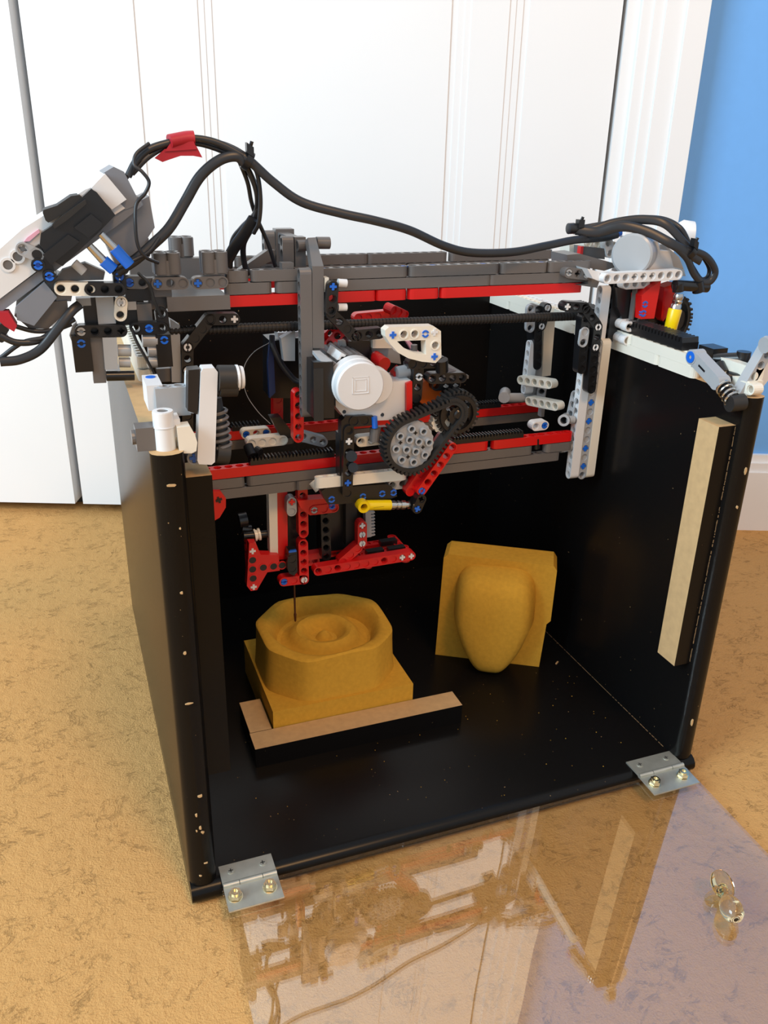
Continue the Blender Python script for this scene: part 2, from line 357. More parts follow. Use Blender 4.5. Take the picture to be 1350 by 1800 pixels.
# closet door leaves; stiles and fields as separate depth steps
def panel_door(name, s0, s1, stiles):
    """stiles: list of (s0,s1) strips standing proud between sunken fields"""
    d = MB(); wbox(d, s0, s1, 1.5, 203, -3.4, -0.5)
    o = d.obj(name, 'paint', kind='structure', center=False)
    fs = []; prev = s0
    for a, b in stiles:
        f = MB(); wbox(f, a, b, 1.5, 203, -.5, -.22)
        f.obj('stile', 'paint', o, center=False)
        for e, sg in ((a, -1), (b, 1)):
            g = MB(); wbox(g, min(e, e+sg*.7), max(e, e+sg*.7), 1.5, 203, -.5, -.32); wbox(g, min(e+sg*.7, e+sg*1.5), max(e+sg*.7, e+sg*1.5), 1.5, 203, -.5, -.4)
            g.obj('moulding', 'paint', o, center=False)
        if a - prev > 3:
            h = MB(); wbox(h, prev + (2.2 if prev > s0 else 0), a-2.2, 1.5, 203, -.5, -.36); h.obj('field', 'paint', o, center=False)
        prev = b
    if s1 - prev > 3:
        h = MB(); wbox(h, prev+2.2, s1, 1.5, 203, -.5, -.36); h.obj('field', 'paint', o, center=False)
panel_door('door_1', -62, -0.55, [(-50, -45)])
panel_door('door_2', 0.55, 66.3, [(15.2, 20.0), (49.9, 54.0)])
cs = MB()
wbox(cs, 66.75, 68.2, 0, 210, -6, 0.0); wbox(cs, 68.2, 69.4, 0, 210, -6, .7); wbox(cs, 69.4, 70.6, 0, 210, -6, .95); wbox(cs, 70.6, 72.8, 0, 210, -6, 1.25); wbox(cs, 72.8, 75.2, 0, 210, -6, 1.7)
cs.obj('trim_1', 'paint', kind='structure', center=False)
dk = MB(); wbox(dk, -80, 66, 0, 2.2, -7.9, -4.5); dk.obj('door_gap_shade', 'dark', kind='structure', center=False)  # dark strip put in as the shade in the gap under the doors

# ================= THE BOX =================
W_, D_, H_, T_ = 41.33, 42.98, 32.3, 1.565
box = thing('open_cabinet', 'black painted wooden box with an open front, standing on the tan carpet', 'box', (W_/2, D_/2, 0))
def bull(x0, x1, ys, n=7):   # plan outline of an upright board with a rounded front edge
    r = (x1-x0)/2; c = (x0+x1)/2; P = [(x1, D_), (x0, D_)]
    P += [(c - r*math.cos(math.pi*k/n), ys + r*.75 - r*.75*math.sin(math.pi*k/n)) for k in range(n+1)]
    return P
MB().zprism(bull(0, T_+.25, 0.1), T_, H_, 0, top=1).obj('side_panel', ['board', 'rawwood'], box, center=False, smooth=True)
MB().zprism(bull(W_-T_-.1, W_, 0.1), T_, H_, 0, top=1).obj('side_panel', ['board', 'rawwood'], box, center=False, smooth=True)
bt = MB(); P = [(D_, 0), (D_, T_)] + [(.7 - .9*math.sin(math.pi*k/8) , T_/2 + T_/2*math.cos(math.pi*k/8)) for k in range(9)]
V = [(0, a, b) for a, b in P] + [(W_, a, b) for a, b in P]; n = len(P)
bt.add(V, [tuple(range(n)), tuple(range(2*n-1, n-1, -1))] + [(k, k+n, (k+1) % n + n, (k+1) % n) for k in range(n)])
bt.obj('bottom_board', 'board', box, center=False, smooth=True)
MB().box((T_, D_-T_-3, T_), (W_-T_, D_-3, H_+1.6), 0).obj('back_panel', ['board', 'rawwood'], box, center=False)
b1 = MB(); b1.box((T_+.25, 1.5, 9.5), (3.35, 3.9, 30.4), 0, top=1); b1.obj('batten', ['board', 'rawwood'], box, center=False)
b2 = MB(); x0, x1, y0, y1, z0, z1 = 38.2, W_-T_-.1, 0.9, 3.0, 10.6, 30.2
Vb = [(x0,y0,z0),(x1,y0,z0),(x1,y1,z0),(x0,y1,z0),(x0,y0,z1),(x1,y0,z1),(x1,y1,z1),(x0,y1,z1)]
b2.add(Vb, [(0,3,2,1),(0,1,5,4),(1,2,6,5),(2,3,7,6)], 0); b2.add(Vb, [(4,5,6,7),(3,0,4,7)], 1)
b2.obj('batten', ['board', 'rawwood'], box, center=False, label='batten with a raw tan inner face')
# paint chips on the edges: thin flakes of bare fibreboard
ch = MB(); random.seed(7)
def chip(mb, x, z, a, b, y=0.07):
    k = 7; P = [(x + a*math.cos(6.283*j/k)*random.uniform(.6, 1.1), z + b*math.sin(6.283*j/k)*random.uniform(.6, 1.1)) for j in range(k)]
    mb.prism(P, y-.03, y+.15)
for (px, z, a, b) in ((.9, 30.6, .38, .1), (1.0, 24, .1, .1), (.9, 20, .12, .14), (.9, 16.4, .25, .06), (1.1, 9.2, .2, .1), (.75, 7.7, .1, .16), (.95, 6.6, .1, .16), (1.05, 6.2, .12, .1), (.7, 6.4, .06, .09), (1.1, 3.5, .2, .05), (1.2, 28, .07, .06), (.7, 2.5, .1, .05)): chip(ch, px, z, a, b)
ch.obj('paint_chips', 'rawwood', box, center=False, kind='stuff', label='bare chips in the black paint of the left board edge')
ch = MB(); chip(ch, W_-1.0, 5.2, .11, .42); chip(ch, W_-.9, 24.2, .1, .14); chip(ch, W_-.8, 27, .1, .3)
ch.obj('paint_chips', 'rawwood', box, center=False, kind='stuff', label='bare chips in the black paint of the right board edge')
ed = MB(); random.seed(3)
for k in range(150):
    z = random.uniform(9.5, 30.2); a = random.uniform(.05, .3); ed.box((T_+.24, 1.46, z), (T_+.24+random.uniform(.02, .05), 1.53, z+a))
    z = random.uniform(10.7, 30.0); ed.box((W_-T_-.1-random.uniform(.02, .06), .86, z), (W_-T_-.08, .93, min(30.1, z+a)))
for k in range(60):
    y = 2 + k*.42; ed.box((W_-T_-.14, y, T_), (W_-T_-.1, y+random.uniform(.2, .42), T_+.03))
ed.obj('worn_edges', 'worn', box, center=False, kind='stuff', label='thin tan lines where the board edges are worn')

# hinges
def hinge(x0, x1, label):
    h = thing('hinge', label, 'hinge', ((x0+x1)/2, -.7, T_), 'zinc hinges of the clear door')
    zt = T_+.12; xm = (x0+x1)/2; w = x1-x0
    p = MB(); p.box((x0, -.35, T_), (x1, 1.25, zt)); p.obj('leaf', 'zinc', h)
    q = MB(); c = V3((xm, -1.6, 1.52)); ay = V3((0, -1, -.05)).normalized(); q.obox(c, V3((1, 0, 0)), ay, V3((1, 0, 0)).cross(ay), w/2, .98, .06)
    q.obj('leaf', 'zinc', h)
    for a, b in ((x0, x0+w*.3), (x0+w*.3, x1-w*.27), (x1-w*.27, x1)):
        MB().cyl((a+.02, -.5, T_+.08), (b-.02, -.5, T_+.08), .2, n=14).obj('knuckle', 'zinc', h, smooth=True)
    for x in (x0+w*.2, x1-w*.2):
        s = MB(); s.cyl((x, .6, zt), (x, .6, zt+.05), .27, n=16); 
        o = s.obj('screw', 'zinc', h, smooth=True)
        MB().box((x-.16, .56, zt+.04), (x+.16, .64, zt+.07)).box((x-.04, .44, zt+.04), (x+.04, .76, zt+.07)).obj('cross_slot', 'dark', o)
    for x in (x0+w*.17, x1-w*.2):
        zb = 1.55
        g = MB(); g.cyl((x, -1.55, zb), (x, -1.57, zb+.1), .5, n=20); g.cyl((x, -1.56, zb+.1), (x, -1.58, zb+.42), .44, n=6); g.ring((x, -1.58, zb+.42), (x, -1.59, zb+.56), .3, .18, 18)
        g.obj('nut', 'brass', h)
    return h
hinge(2.05, 5.75, 'zinc hinge with two nuts at the left front corner of the black box')
hinge(35.4, 39.7, 'zinc hinge with two nuts at the right front corner of the black box')
# clear door lying open on the carpet
dr = thing('acrylic_door', 'clear acrylic door sheet lying open on the carpet in front of the black box', 'door', (21, -16, 0))
d = MB(); A0 = V3((1.95, -.75, 1.55)); A1 = V3((39.8, -.75, 1.55)); n_ = V3((0, -23.5, -1.2))
t_ = V3((0, 0, -.28)); V = [A0, A1, A1+n_, A0+n_]; V += [v + t_ for v in V]
d.add(V, [(0, 3, 2, 1), (4, 5, 6, 7), (0, 1, 5, 4), (1, 2, 6, 5), (2, 3, 7, 6), (3, 0, 4, 7)])
d.obj('sheet', 'acrylic', dr)
k0 = V3((34.11,-11.65,1.5)); k1 = V3((33.36,-13.47,1.45)); kd = (k1-k0); kd.z += .25
M['knob'] = mat('clear_knob', (0.95, 0.82, 0.50), 0.03, trans=1.0)
MB().lathe(k0-kd.normalized()*.2, (.25, -.55, .8), [(0, .6), (.08, .95), (.3, .98), (.42, .7), (.45, .3)], 28).lathe(k0, kd, [(0, .35), (kd.length*.45, .3), (kd.length*.6, .5), (kd.length*.75, .68), (kd.length, .76), (kd.length*1.25, .66), (kd.length*1.42, .4), (kd.length*1.5, .1)], 28).obj('knob', 'knob', dr, smooth=True, label='round clear knob')
# ================= FOAM BLOCKS AND STOP =================
ws = MB().box((6.75, 10.45, T_), (24.85, 12.55, 3.4), 0, top=1)
ws.obj('wooden_stop', ['board', 'rawwood'], label='long black sided wooden strip with a bare top, in front of the rippled foam block', cat='wood strip')
ws = MB().box((6.8, 12.6, T_), (8.6, 16.9, 3.4), 0, top=1)
ws.obj('wooden_stop', ['board', 'rawwood'], label='short wooden strip at the left side of the rippled foam block', cat='wood strip')
fb = thing('carved_foam_block', 'yellow foam block carved with round ripples, under the brown drill bit', 'foam block', (15, 18, T_))
MB().box((8.75, 12.62, T_), (21.1, 24.0, 5.0)).obj('base_slab', 'foam', fb)
rp = MB(); N = 72; CX, CY = 14.8, 18.3
def oct_r(a):
    # rounded octagon with hollowed shoulders
    c, s_ = abs(math.cos(a)), abs(math.sin(a)); hx, hy = 5.65, 5.15
    sq = min(hx/c if c > 1e-6 else 99, hy/s_ if s_ > 1e-6 else 99); dg = 9.0*.86 / (c+s_) * 1.0
    return -math.log(math.exp(-sq*4) + math.exp(-dg*1.06*4)) / 4
def rz(r, a, R): 
    tab = [(0, 8.2), (.22, 8.17), (.45, 7.95), (.75, 7.55), (1.15, 7.5), (1.6, 7.95), (2.0, 8.4), (2.4, 8.5), (2.8, 8.25), (3.3, 7.65), (3.8, 7.45), (4.1, 7.6), (4.4, 8.1), (9, 8.1)]
    for (r0, z0_), (r1, z1_) in zip(tab[:-1], tab[1:]):
        if r0 <= r <= r1: z = z0_ + (z1_-z0_)*(r-r0)/(r1-r0); break
    e = max(0, (r - R*.84) / (R*.16)); z0 = 9.05 + .12*math.sin(a*4+.6)
    if r > 4.1:
        k = min(1, (r-4.1)/.95); k = k*k*(3-2*k); z = z*(1-k) + z0*k
    return z - .12*e*e
rad = [0, .12, .22, .35, .45, .6, .75, .95, 1.15, 1.4, 1.6, 1.8, 2.0, 2.2, 2.4, 2.6, 2.8, 3.05, 3.3, 3.55, 3.8, 3.95, 4.1]
V = []; F = []
for k in range(N):
    a = 2*math.pi*k/N; R = oct_r(a)
    rr = rad + [4.1 + (R-.15-4.1)*t for t in (.15, .3, .45, .6, .75, .9, 1)] 
    for r in rr: V.append((CX + r*math.cos(a), CY + r*math.sin(a), rz(r, a, R) + .03*noise.noise(V3((r*math.cos(a)*2, r*math.sin(a)*2, 0)))))
    zz = rz(R-.15, a, R)
    for t in (0, .2, .5, .8, 1): V.append((CX + (R + .22*t*t)*math.cos(a), CY + (R + .22*t*t)*math.sin(a), zz - .15 - (zz-.15-4.98)*t))
m_ = len(rr) + 5
for k in range(N):
    for j in range(m_-1): F.append((k*m_+j, k*m_+j+1, ((k+1) % N)*m_+j+1, ((k+1) % N)*m_+j))
rp.add(V, F); rp.obj('rippled_top', 'foam', fb, smooth=True)
# second block: plain generic stand-in for the relief, plate with a smooth tapering boss
f2 = thing('foam_relief_block', 'upright foam slab with a raised tapering boss, near the right wall of the box', 'foam block', (31.4, 19, T_))
P0 = V3((27.0, 21.0, T_)); ex = V3((.858, -.513, 0)); en = V3((-.513, -.858, 0)); ez = V3((0, 0, 1))
tb = ex*10.3; sl = MB(); OUT = [(0, 0), (3.1, -.0), (3.1, .0), (10.3, 0), (10.35, 5.5), (10.7, 5.8), (10.75, 10.6), (10.45, 11.1), (.6, 11.1), (.25, 10.7)]
OUT = [(0, 0), (10.1, 0), (10.35, 4.8), (10.7, 5.2), (10.75, 10.5), (10.4, 11.0), (.7, 11.1), (.3, 10.7)]
nn = len(OUT); V = [P0 + ex*a + ez*b for a, b in OUT] + [P0 + ex*a + ez*b - en*3.0 for a, b in OUT]
sl.add(V, [tuple(range(nn)), tuple(range(2*nn-1, nn-1, -1))] + [(k, k+nn, (k+1) % nn + nn, (k+1) % nn) for k in range(nn)])
sl.obj('slab', 'foam', f2)
bs = MB(); rings = []
BO = []
for k in range(40):
    a = 2*math.pi*k/40; c, s_ = math.cos(a), math.sin(a)
    x = 3.65*math.copysign(abs(c)**.45, c); z = 5.1*math.copysign(abs(s_)**.5, s_)
    x *= 1 - .5*max(0, -z/5.1)**1.2; BO.append((5.35 + x, 5.12 + z))
V = []; lay = [(0, 1.04), (1.0, 1.0), (1.9, .95), (2.5, .87), (2.85, .72), (3.0, .45), (3.05, .15)]
for h, s_ in lay: V += [P0 + ex*(5.35 + (x-5.35)*s_) + ez*(5.12 + (z-5.12)*(s_ if z > 5.12 else .5+.5*s_)) + en*h for x, z in BO]
F = [(a*40+k, a*40+(k+1) % 40, (a+1)*40+(k+1) % 40, (a+1)*40+k) for a in range(len(lay)-1) for k in range(40)] + [tuple(range((len(lay)-1)*40, len(lay)*40))]
bs.add(V, F); bs.obj('boss', 'foam', f2, smooth=True)

# ================= MACHINE: rails on the box walls =================
YF, YB = 15.0, 23.0
lr = thing('wall_rail', 'cream beam rail with a black gear rack on the right wall of the box', 'rail', (40.3, 14, H_), 'rails on the box walls')
xr = W_-T_-.1-.55
Y = (0, 1, 0)
def yrow(par, color, x, ys, ztop, name='beam'):
    for a, b in zip(ys[:-1], ys[1:]):
        n = max(2, round((b-a)/U)); c = (a+b)/2
        o = put(name, la_mesh(color, [(0, 0, 0, n, 'o')], 1), par, (x, c - U*(n-1)/2, ztop), basis((0, 1, 0), (0, 0, -1))); o.scale = ((b-a)/(n*U), 1, 1)
yrow(lr, 'tan', 39.75, [5.6, 9.9, 22.1, 34.3, 40], H_+.82)
yrow(lr, 'tan', 39.75, [5.9, 13.6, 25.8, 38], H_+1.64)
yrow(lr, 'white', 40.6, [5.9, 18, 30, 40], H_+.82)
yrow(lr, 'white', 40.6, [5.9, 18, 30, 40], H_+1.64)
rack(lr, (40.3, 7.6, H_+1.66), (40.3, 24, H_+1.66), side=(1, 0, 0), w=1.5, h=.95, pitch=.4)
ll = thing('wall_rail', 'cream beam rail on the left wall of the box, mostly hidden behind the bracket', 'rail', (1, 26, H_), 'rails on the box walls')
yrow(ll, 'tan', 1.35, [15.5, 27, 39], H_+.82); yrow(ll, 'tan', 1.35, [15.8, 27.4, 39], H_+1.64)
MB().box((1.45, 4.5, H_), (1.55, 14.5, H_+1.5)).obj('guide_strip', 'acrylic', ll, label='clear plastic strip')

# ================= MACHINE: bridge frame =================
G = thing('gantry_bridge', 'long grey and red bridge of toy construction beams lying across the black box', 'machine', (20, 19, H_))
ZT = 39.6
rail_row(G, 'gray', [7.1]+[8.79,20.38,27.82,32.0]+[36.0], YF, ZT)
rail_row(G, 'gray', [7.0]+[10.37,27.07]+[36.6], YF, ZT-U)
rail_row(G, 'red', [5.35,12.78,17.93,20.41,22.97,35.31], YF, ZT-2*U)
ZB = 39.5
rail_row(G, 'gray', [6.5]+[9.24,20.11,27.29]+[37.2], YB, ZB)
rail_row(G, 'gray', [6.5]+[13.23,23.71]+[37.2], YB, ZB-U)
rail_row(G, 'red', [6.5, 16, 27, 37.2], YB, ZB-2*U)
# blue pin heads showing in the top holes
for x in (14.0, 20.2, 22.4, 26.5, 31.5): MB().cyl((x, YF+.4, ZT-.1), (x, YF+.4, ZT-.03), .25, n=12).obj('pin', 'blue', G)
# grey end blocks, left
def tower(x, y, z):
    b = MB(); b.box((x-.75, y+.05, z), (x+.75, y+1.45, z+.95))
    for dx in (-.42, .42):
        for dy in (.35, 1.15): b.cyl((x+dx, y+dy, z+.1), (x+dx, y+dy, z+1.35), .46, n=16); b.ring((x+dx, y+dy, z+1.3), (x+dx, y+dy, z+1.42), .44, .28, 16)
    b.obj('cross_block', 'gray', G, smooth=True)
zt = (3.84,14.5,39.46)[2]
LA(G, 'gray', (2.74,14.5,38.99), (4.09,14.5,38.98), 3, pat='xos', pins='B..'); LA(G, 'gray', (5.24,14.5,38.95), (6.78,14.5,38.97), 3, pat='xss', pins='B..')
for px, y in ((308, 14.6), (376, 14.6)): tower((px-308)*.0455+3.35, y, zt)
for px in (270, 333): tower((px-270)*.051+2.3, 23.0, ZB+.05)
MB().box(((3.13,14.6,38.2)[0], 14.6, 37.15), ((7.29,14.6,38.04)[0], 15.5, 38.1)).obj('end_brick', 'gray', G)
MB().box((2.0, 15.5, 37.2), (7.2, 23, 38.0)).obj('end_plate', 'gray', G)
MB().box((1.6, 22.9, 37.4), (6.9, 23.8, 39.5)).obj('end_brick', 'gray', G)
MB().box((3.32,15.2,37.27), V3((3.88,15.2,37.77))+V3((0,.6,0))).obj('connector', 'lgray', G)
# thin ribbed hose along the bridge
ribbed(G, V3((4.86,16.2,35.55)), V3((36.2,16.2,35.13)), .36, 'rubber', 'ribbed_axle', .28, .86, label='long black ribbed axle')
ribbed(G, V3((2.82,16.2,35.54)), V3((5.14,16.2,35.58)), .3, 'rubber', 'ribbed_axle', .28, .86)
# left inner bent arm
LA(G, 'black', (4.28,15.6,32.89), (4.39,15.6,34.48), 3, pins='w.w')
LA(G, 'black', (4.39,15.6,34.48), (6.02,15.6,36.32), 4, pat='s')
LA(G, 'black', (6.02,15.6,36.32), (7.79,15.6,36.27), 3, pat='oox', pins='..W')
LA(G, 'black', (4.28,15.6,32.89), (3.88,15.6,27.11), 8, pat='s')
MB().prism([(3.4,36.4),(4.01,35.95),(3.84,31.97),(3.18,32.02)], 16, 16.8).obj('post', 'lgray', G)
MB().box((2.25,16.4,31.98), V3((4.0,16.4,32.92))+V3((0,.9,0))).obj('post_foot', 'gray', G)
# right inner bent arm
LA(G, 'black', (33.38,14.2,36.32), (35.31,14.2,36.16), 3, pat='xoo', pins='W..')
LA(G, 'black', (35.22,14.2,36.07), (36.58,14.2,34.62), 3, pat='oos')
LA(G, 'black', (36.58,14.2,34.62), (36.56,14.2,32.89), 3, pins='w.w')
LA(G, 'black', (36.53,14.2,32.75), (36.66,14.2,29.49), 5, pat='sssss')
LA(G, 'black', (35.39,14.3,35.29), (35.58,14.3,31.15), 6, pat='osossso')
LA(G, 'lgray', (35.36,14.15,34.42), (35.31,14.15,33.25), 2, pat='so', th=.3)
# right front column
yc = 15.0
cx = 36.15
def colm(color, x, z0, z1, y, hx=True, **k):
    n = round((z1-z0)/U); a = (x, y+U/2, z1-U/2); b = (x, y+U/2, z0+U/2)
    if hx: return LA(G, color, a, b, n, hole=(1, 0, 0), **k)
    return LA(G, color, (x+U/2, y, z1-U/2), (x+U/2, y, z0+U/2), n, **k)
colm('white', cx, 21.2, 31.8, yc)
colm('lgray', cx+U, 21.25, 33.2, yc+.05, hx=False, pat='ssssssxsxssxsxo', pins='......B.B..B.B.')
colm('tan', cx+2*U, 21.2, 33.25, yc)
colm('white', cx+1.35, 31.8, 37.6, yc+.55)
colm('white', cx+1.35, 27.5, 32.3, yc+.55)
colm('black', cx+2.3, 33.1, 37.9, yc+.4)
MB().box((cx+3.2, 15.9, 32.9), (cx+4.6, 17.2, 37.6)).obj('side_block', 'gray', G)
# white connectors holding the right rail
for z in (34.55, 33.45):
    LA(G, 'white', (39.3, 13.9, z-.05), (40.2, 13.9, z-.05), 2, pat='o'); LA(G, 'white', (39.3, 14.75, z), (40.2, 14.75, z), 2)
# back column
yb = 21.5
bx = 34.3
LA(G, 'white', (34.61,21.5,31.86), (34.48,21.5,27.51), None, hole=(1, 0, 0))
MB().prism([(35.04,29.95),(36.37,29.87),(36.26,27.16),(34.97,27.26)], yb+.1, yb+.9).obj('column_plate', 'lgray', G)
LA(G, 'black', (35.05,21.0,34.64), (35.43,21.0,30.05), 7, pat='ossssss', th=1.6)
LA(G, 'black', (35.85,20.9,35.01), (35.42,20.9,33.33), 3, pins='w.w')
MB().prism([(35.98,33.92),(37.07,33.87),(37.2,28.77),(36.32,28.73)], yb, yb+1.6).obj('column_beam', 'tan', G)
LA(G, 'lgray', (34.2,20.8,34.81), (34.28,20.8,33.45), 3, pat='oso', th=.5)
MB().cyl((32.46,21.0,27.22), (36.31,21.8,26.7), .42, n=16).cyl((32.13,20.6,27.36), (33.03,22.1,27.35), .5, n=16).obj('connector', 'lgray', G, smooth=True)
LA(G, 'lgray', (36.19,21.0,28.35), (36.03,21.0,26.62), 3, hole=(.6, .8, 0))
MB().box((36.56,21.4,24.96), V3((36.78,21.4,26.72))+V3((.1,.6,0))).obj('post', 'lgray', G)
# beams running from back to front between the columns
LA(G, 'tan', (33.9, 21.6, 28.6), (35.1, 17.9, 29.0), 5, hole=(1, .3, 0), label='short cream beam between the columns')
LA(G, 'tan', (34.4, 20.6, 26.9), (35.3, 17.0, 27.3), 5, hole=(1, .3, 0))
LA(G, 'lgray', (36.14,15.9,28.29), (36.0,15.9,27.2), 3, hole=(1, .2, 0))
MB().ring((34.97,15.2,26.65), (36.47,17.0,26.18), .5, .3, 18).cyl((35.48,15.3,26.63), (35.99,15.3,26.58), .35, n=12).obj('connector', 'lgray', G, smooth=True)
MB().ring((35.4,15.4,24.17), (36.76,16.8,23.77), .44, .26, 18).cyl((35.15,15.6,24.02), (36.26,15.6,24.12), .4, n=12).obj('connector', 'lgray', G, smooth=True)
# right head of the bridge
LA(G, 'gray', (33.58,14.3,38.84), (34.83,14.3,38.68), 3, pat='oxo', pins='g.g')
MB().prism([(35.21,38.95),(36.43,38.39),(36.23,37.61),(34.43,37.89),(35.35,37.95)], 14.5, 17).obj('angle_block', 'gray', G)
LA(G, 'white', (35.9,12.8,38.56), (42.47,12.8,38.67), 9, pat='oooxxxooo', pins='.', label='long white beam under the right motor')
MB().prism([(34.38,39.28),(35.53,39.0),(35.64,38.28),(35.0,38.51)], 13.4, 15.2).obj('wedge', 'white', G)
LA(G, 'white', (38.65,14.2,37.84), (41.34,14.2,37.89), 4)
MB().prism([(34.14,39.98),(35.32,40.04),(38.6,39.23),(38.65,38.91),(37.72,38.67),(35.98,38.98),(34.24,39.11)], 16, 18.4).obj('angle_beam', 'gray', G)
MB().prism([(36.14,40.39),(37.72,40.36),(37.87,39.23),(36.29,39.26)], 19, 20.5).obj('end_block', 'tan', G)
MB().prism([(36.43,40.41),(38.55,40.2),(38.68,39.35),(36.54,39.57)], 17.5, 18.8).obj('end_block', 'gray', G)
MB().box((36.23,17.4,39.81), V3((36.47,17.4,40.43))+V3((0,.5,0))).obj('red_tab', 'red', G)
LA(G, 'tan', (37.37,18.0,40.56), (39.59,18.0,40.3), 4)
LA(G, 'white', (38.72,17.3,40.75), (39.09,17.3,39.72), 2)
MB().cyl((39.12,18.0,41.25), (40.19,18.0,41.41), .35, n=12).obj('blue_pin', 'blue', G, smooth=True)
# right motor
mo = MB(); a = V3((38.81,14.2,40.1)); ax = V3((.75, .66, -.02)).normalized()
mo.lathe(a, ax, [(0, 1.45), (.12, 1.6), (2.6, 1.62), (3.3, 1.55)], 36)
mo.obj('motor_can', 'lgray', G, smooth=True)
mo = MB(); mo.prism([(39.86,41.23),(41.08,41.04),(41.47,40.34),(42.4,40.32),(42.97,39.08),(44.01,38.87),(44.34,38.32),(39.36,38.47),(39.69,39.07)], 14.2, 17.4).obj('motor_body', 'white', G)
MB().prism([(42.09,40.67),(42.92,40.65),(44.51,39.64),(45.32,38.44),(43.32,38.5)], 15.6, 18.2).obj('motor_cover', 'lgray', G)
MB().lathe((46.57,19.0,41.05), (.6, -.3, 0), [(0, .9), (.5, 1.2), (1.4, 1.1)], 24).obj('motor_cap', 'white', G, smooth=True)
# red legs, yellow damper, rubber wheel of the right side
MB().prism([(40.57,37.61),(41.51,38.11),(41.38,35.15),(40.12,35.16),(39.86,37.01)], 13.6, 15.2).obj('leg', 'red', G)
for pxy in ((1134, 535), (1132, 551)):
    pass
put('pin', pin_mesh('b'), G, (40.29,13.58,36.33), basis((1, 0, 0), Y)); put('pin', pin_mesh('b'), G, (40.25,13.58,35.61), basis((1, 0, 0), Y))
MB().prism([(42.4,37.5),(43.58,37.77),(43.61,35.86),(42.8,34.74),(42.53,34.98)], 14.2, 15.4).obj('leg', 'red', G)
MB().prism([(38.46,37.46),(40.7,37.39),(40.83,34.68),(39.49,34.74),(38.7,35.92)], 15, 16.5).obj('leg_block', 'black', G)
MB().prism([(41.7,35.89),(42.6,36.76),(43.29,33.95),(42.03,34.02)], 15, 16.2).obj('leg_block', 'black', G)
MB().box((39.85,14.4,34.98), V3((39.99,14.4,37.41))+V3((0,.5,0))).obj('strut', 'gray', G)
pA = V3((43.14,13.2,37.13)); pB = V3((42.78,13.2,34.1)); dd = pB-pA
MB().lathe(pA, dd, [(0, .36), (.25, .42), (.5, .36), (.6, .42), (.8, .36), (.9, .42), (1.25, .42)], 20).obj('piston', 'steel', G, smooth=True)
MB().lathe(pA+dd.normalized()*1.2, dd, [(0, .5), (.1, .55), (dd.length-1.3, .5), (dd.length-1.1, .4)], 20).obj('damper_body', 'yellow', G, smooth=True, label='yellow damper at the right end')
MB().cyl((42.4,13.0,37.86), (45.63,13.0,37.57), .42, n=16).cyl((42.71,13.0,37.98), (42.83,13.0,37.35), .46, n=16).cyl((44.52,13.0,38.06), (44.85,13.0,37.28), .5, n=16).obj('axle_joint', 'black', G, smooth=True)
def tread(par, loops, y0, y1, color='rubber', name='rubber_tread', lug=.16, label=None):
    """closed belt round the outline (x,z) with lugs"""
    P = []; n = len(loops)
    for k in range(n):
        a = V3((loops[k][0], loops[k][1])).to_3d() if 0 else Vector((loops[k][0], 0, loops[k][1])); b = Vector((loops[(k+1) % n][0], 0, loops[(k+1) % n][1])); P.append((a, b))
    mb = MB(); cen = sum((a for a, b in P), Vector())/n
    nV = len(P); out = []; inn = []
    for k in range(nV):
        t = (P[k][1] - P[k-1][0]).normalized(); nr = Vector((t.z, 0, -t.x)); nr = nr if nr.dot(P[k][0]-cen) > 0 else -nr
        out.append(P[k][0]); inn.append(P[k][0]-nr*.28)
    V = []
    for o_, i_ in zip(out, inn): V += [(o_.x, y0, o_.z), (o_.x, y1, o_.z), (i_.x, y1, i_.z), (i_.x, y0, i_.z)]
    mb.add(V, [(k*4+a, k*4+(a+1) % 4, ((k+1) % nV)*4+(a+1) % 4, ((k+1) % nV)*4+a) for k in range(nV) for a in range(4)])
    for k, (a, b) in enumerate(P):
        m2 = max(1, round((b-a).length/.36)); d = (b-a).normalized(); nr = Vector((d.z, 0, -d.x)); nr = nr if nr.dot(a-cen) > 0 else -nr
        for j in range(m2):
            c = a + (b-a)*(j+.5)/m2 + nr*lug/2; c.y = (y0+y1)/2
            mb.obox(c, d, Vector((0, 1, 0)), nr, .09, (y1-y0)/2+.04, lug/2+.05)
    return mb.obj(name, color, par, label=label)
def hull2(c1, r1, c2, r2, n=40):
    pts = [(c1[0]+r1*math.cos(2*math.pi*k/n), c1[1]+r1*math.sin(2*math.pi*k/n)) for k in range(n)] + [(c2[0]+r2*math.cos(2*math.pi*k/n), c2[1]+r2*math.sin(2*math.pi*k/n)) for k in range(n)]
    pts = sorted(pts)
    def half(p):
        h = []
        for q in p:
            while len(h) > 1 and (h[-1][0]-h[-2][0])*(q[1]-h[-2][1]) - (h[-1][1]-h[-2][1])*(q[0]-h[-2][0]) <= 0: h.pop()
            h.append(q)
        return h
    a, b = half(pts), half(pts[::-1]); return a[:-1] + b[:-1]
c = (44.44,15.0,34.75)
tread(G, [(c[0]+1.15*math.cos(t*.3142), c[2]+1.75*math.sin(t*.3142)) for t in range(20)], 14.3, 15.4)
MB().cyl((c[0], 14.5, c[2]), (c[0], 15.3, c[2]), .85, n=20).obj('wheel_hub', 'black', G, smooth=True)
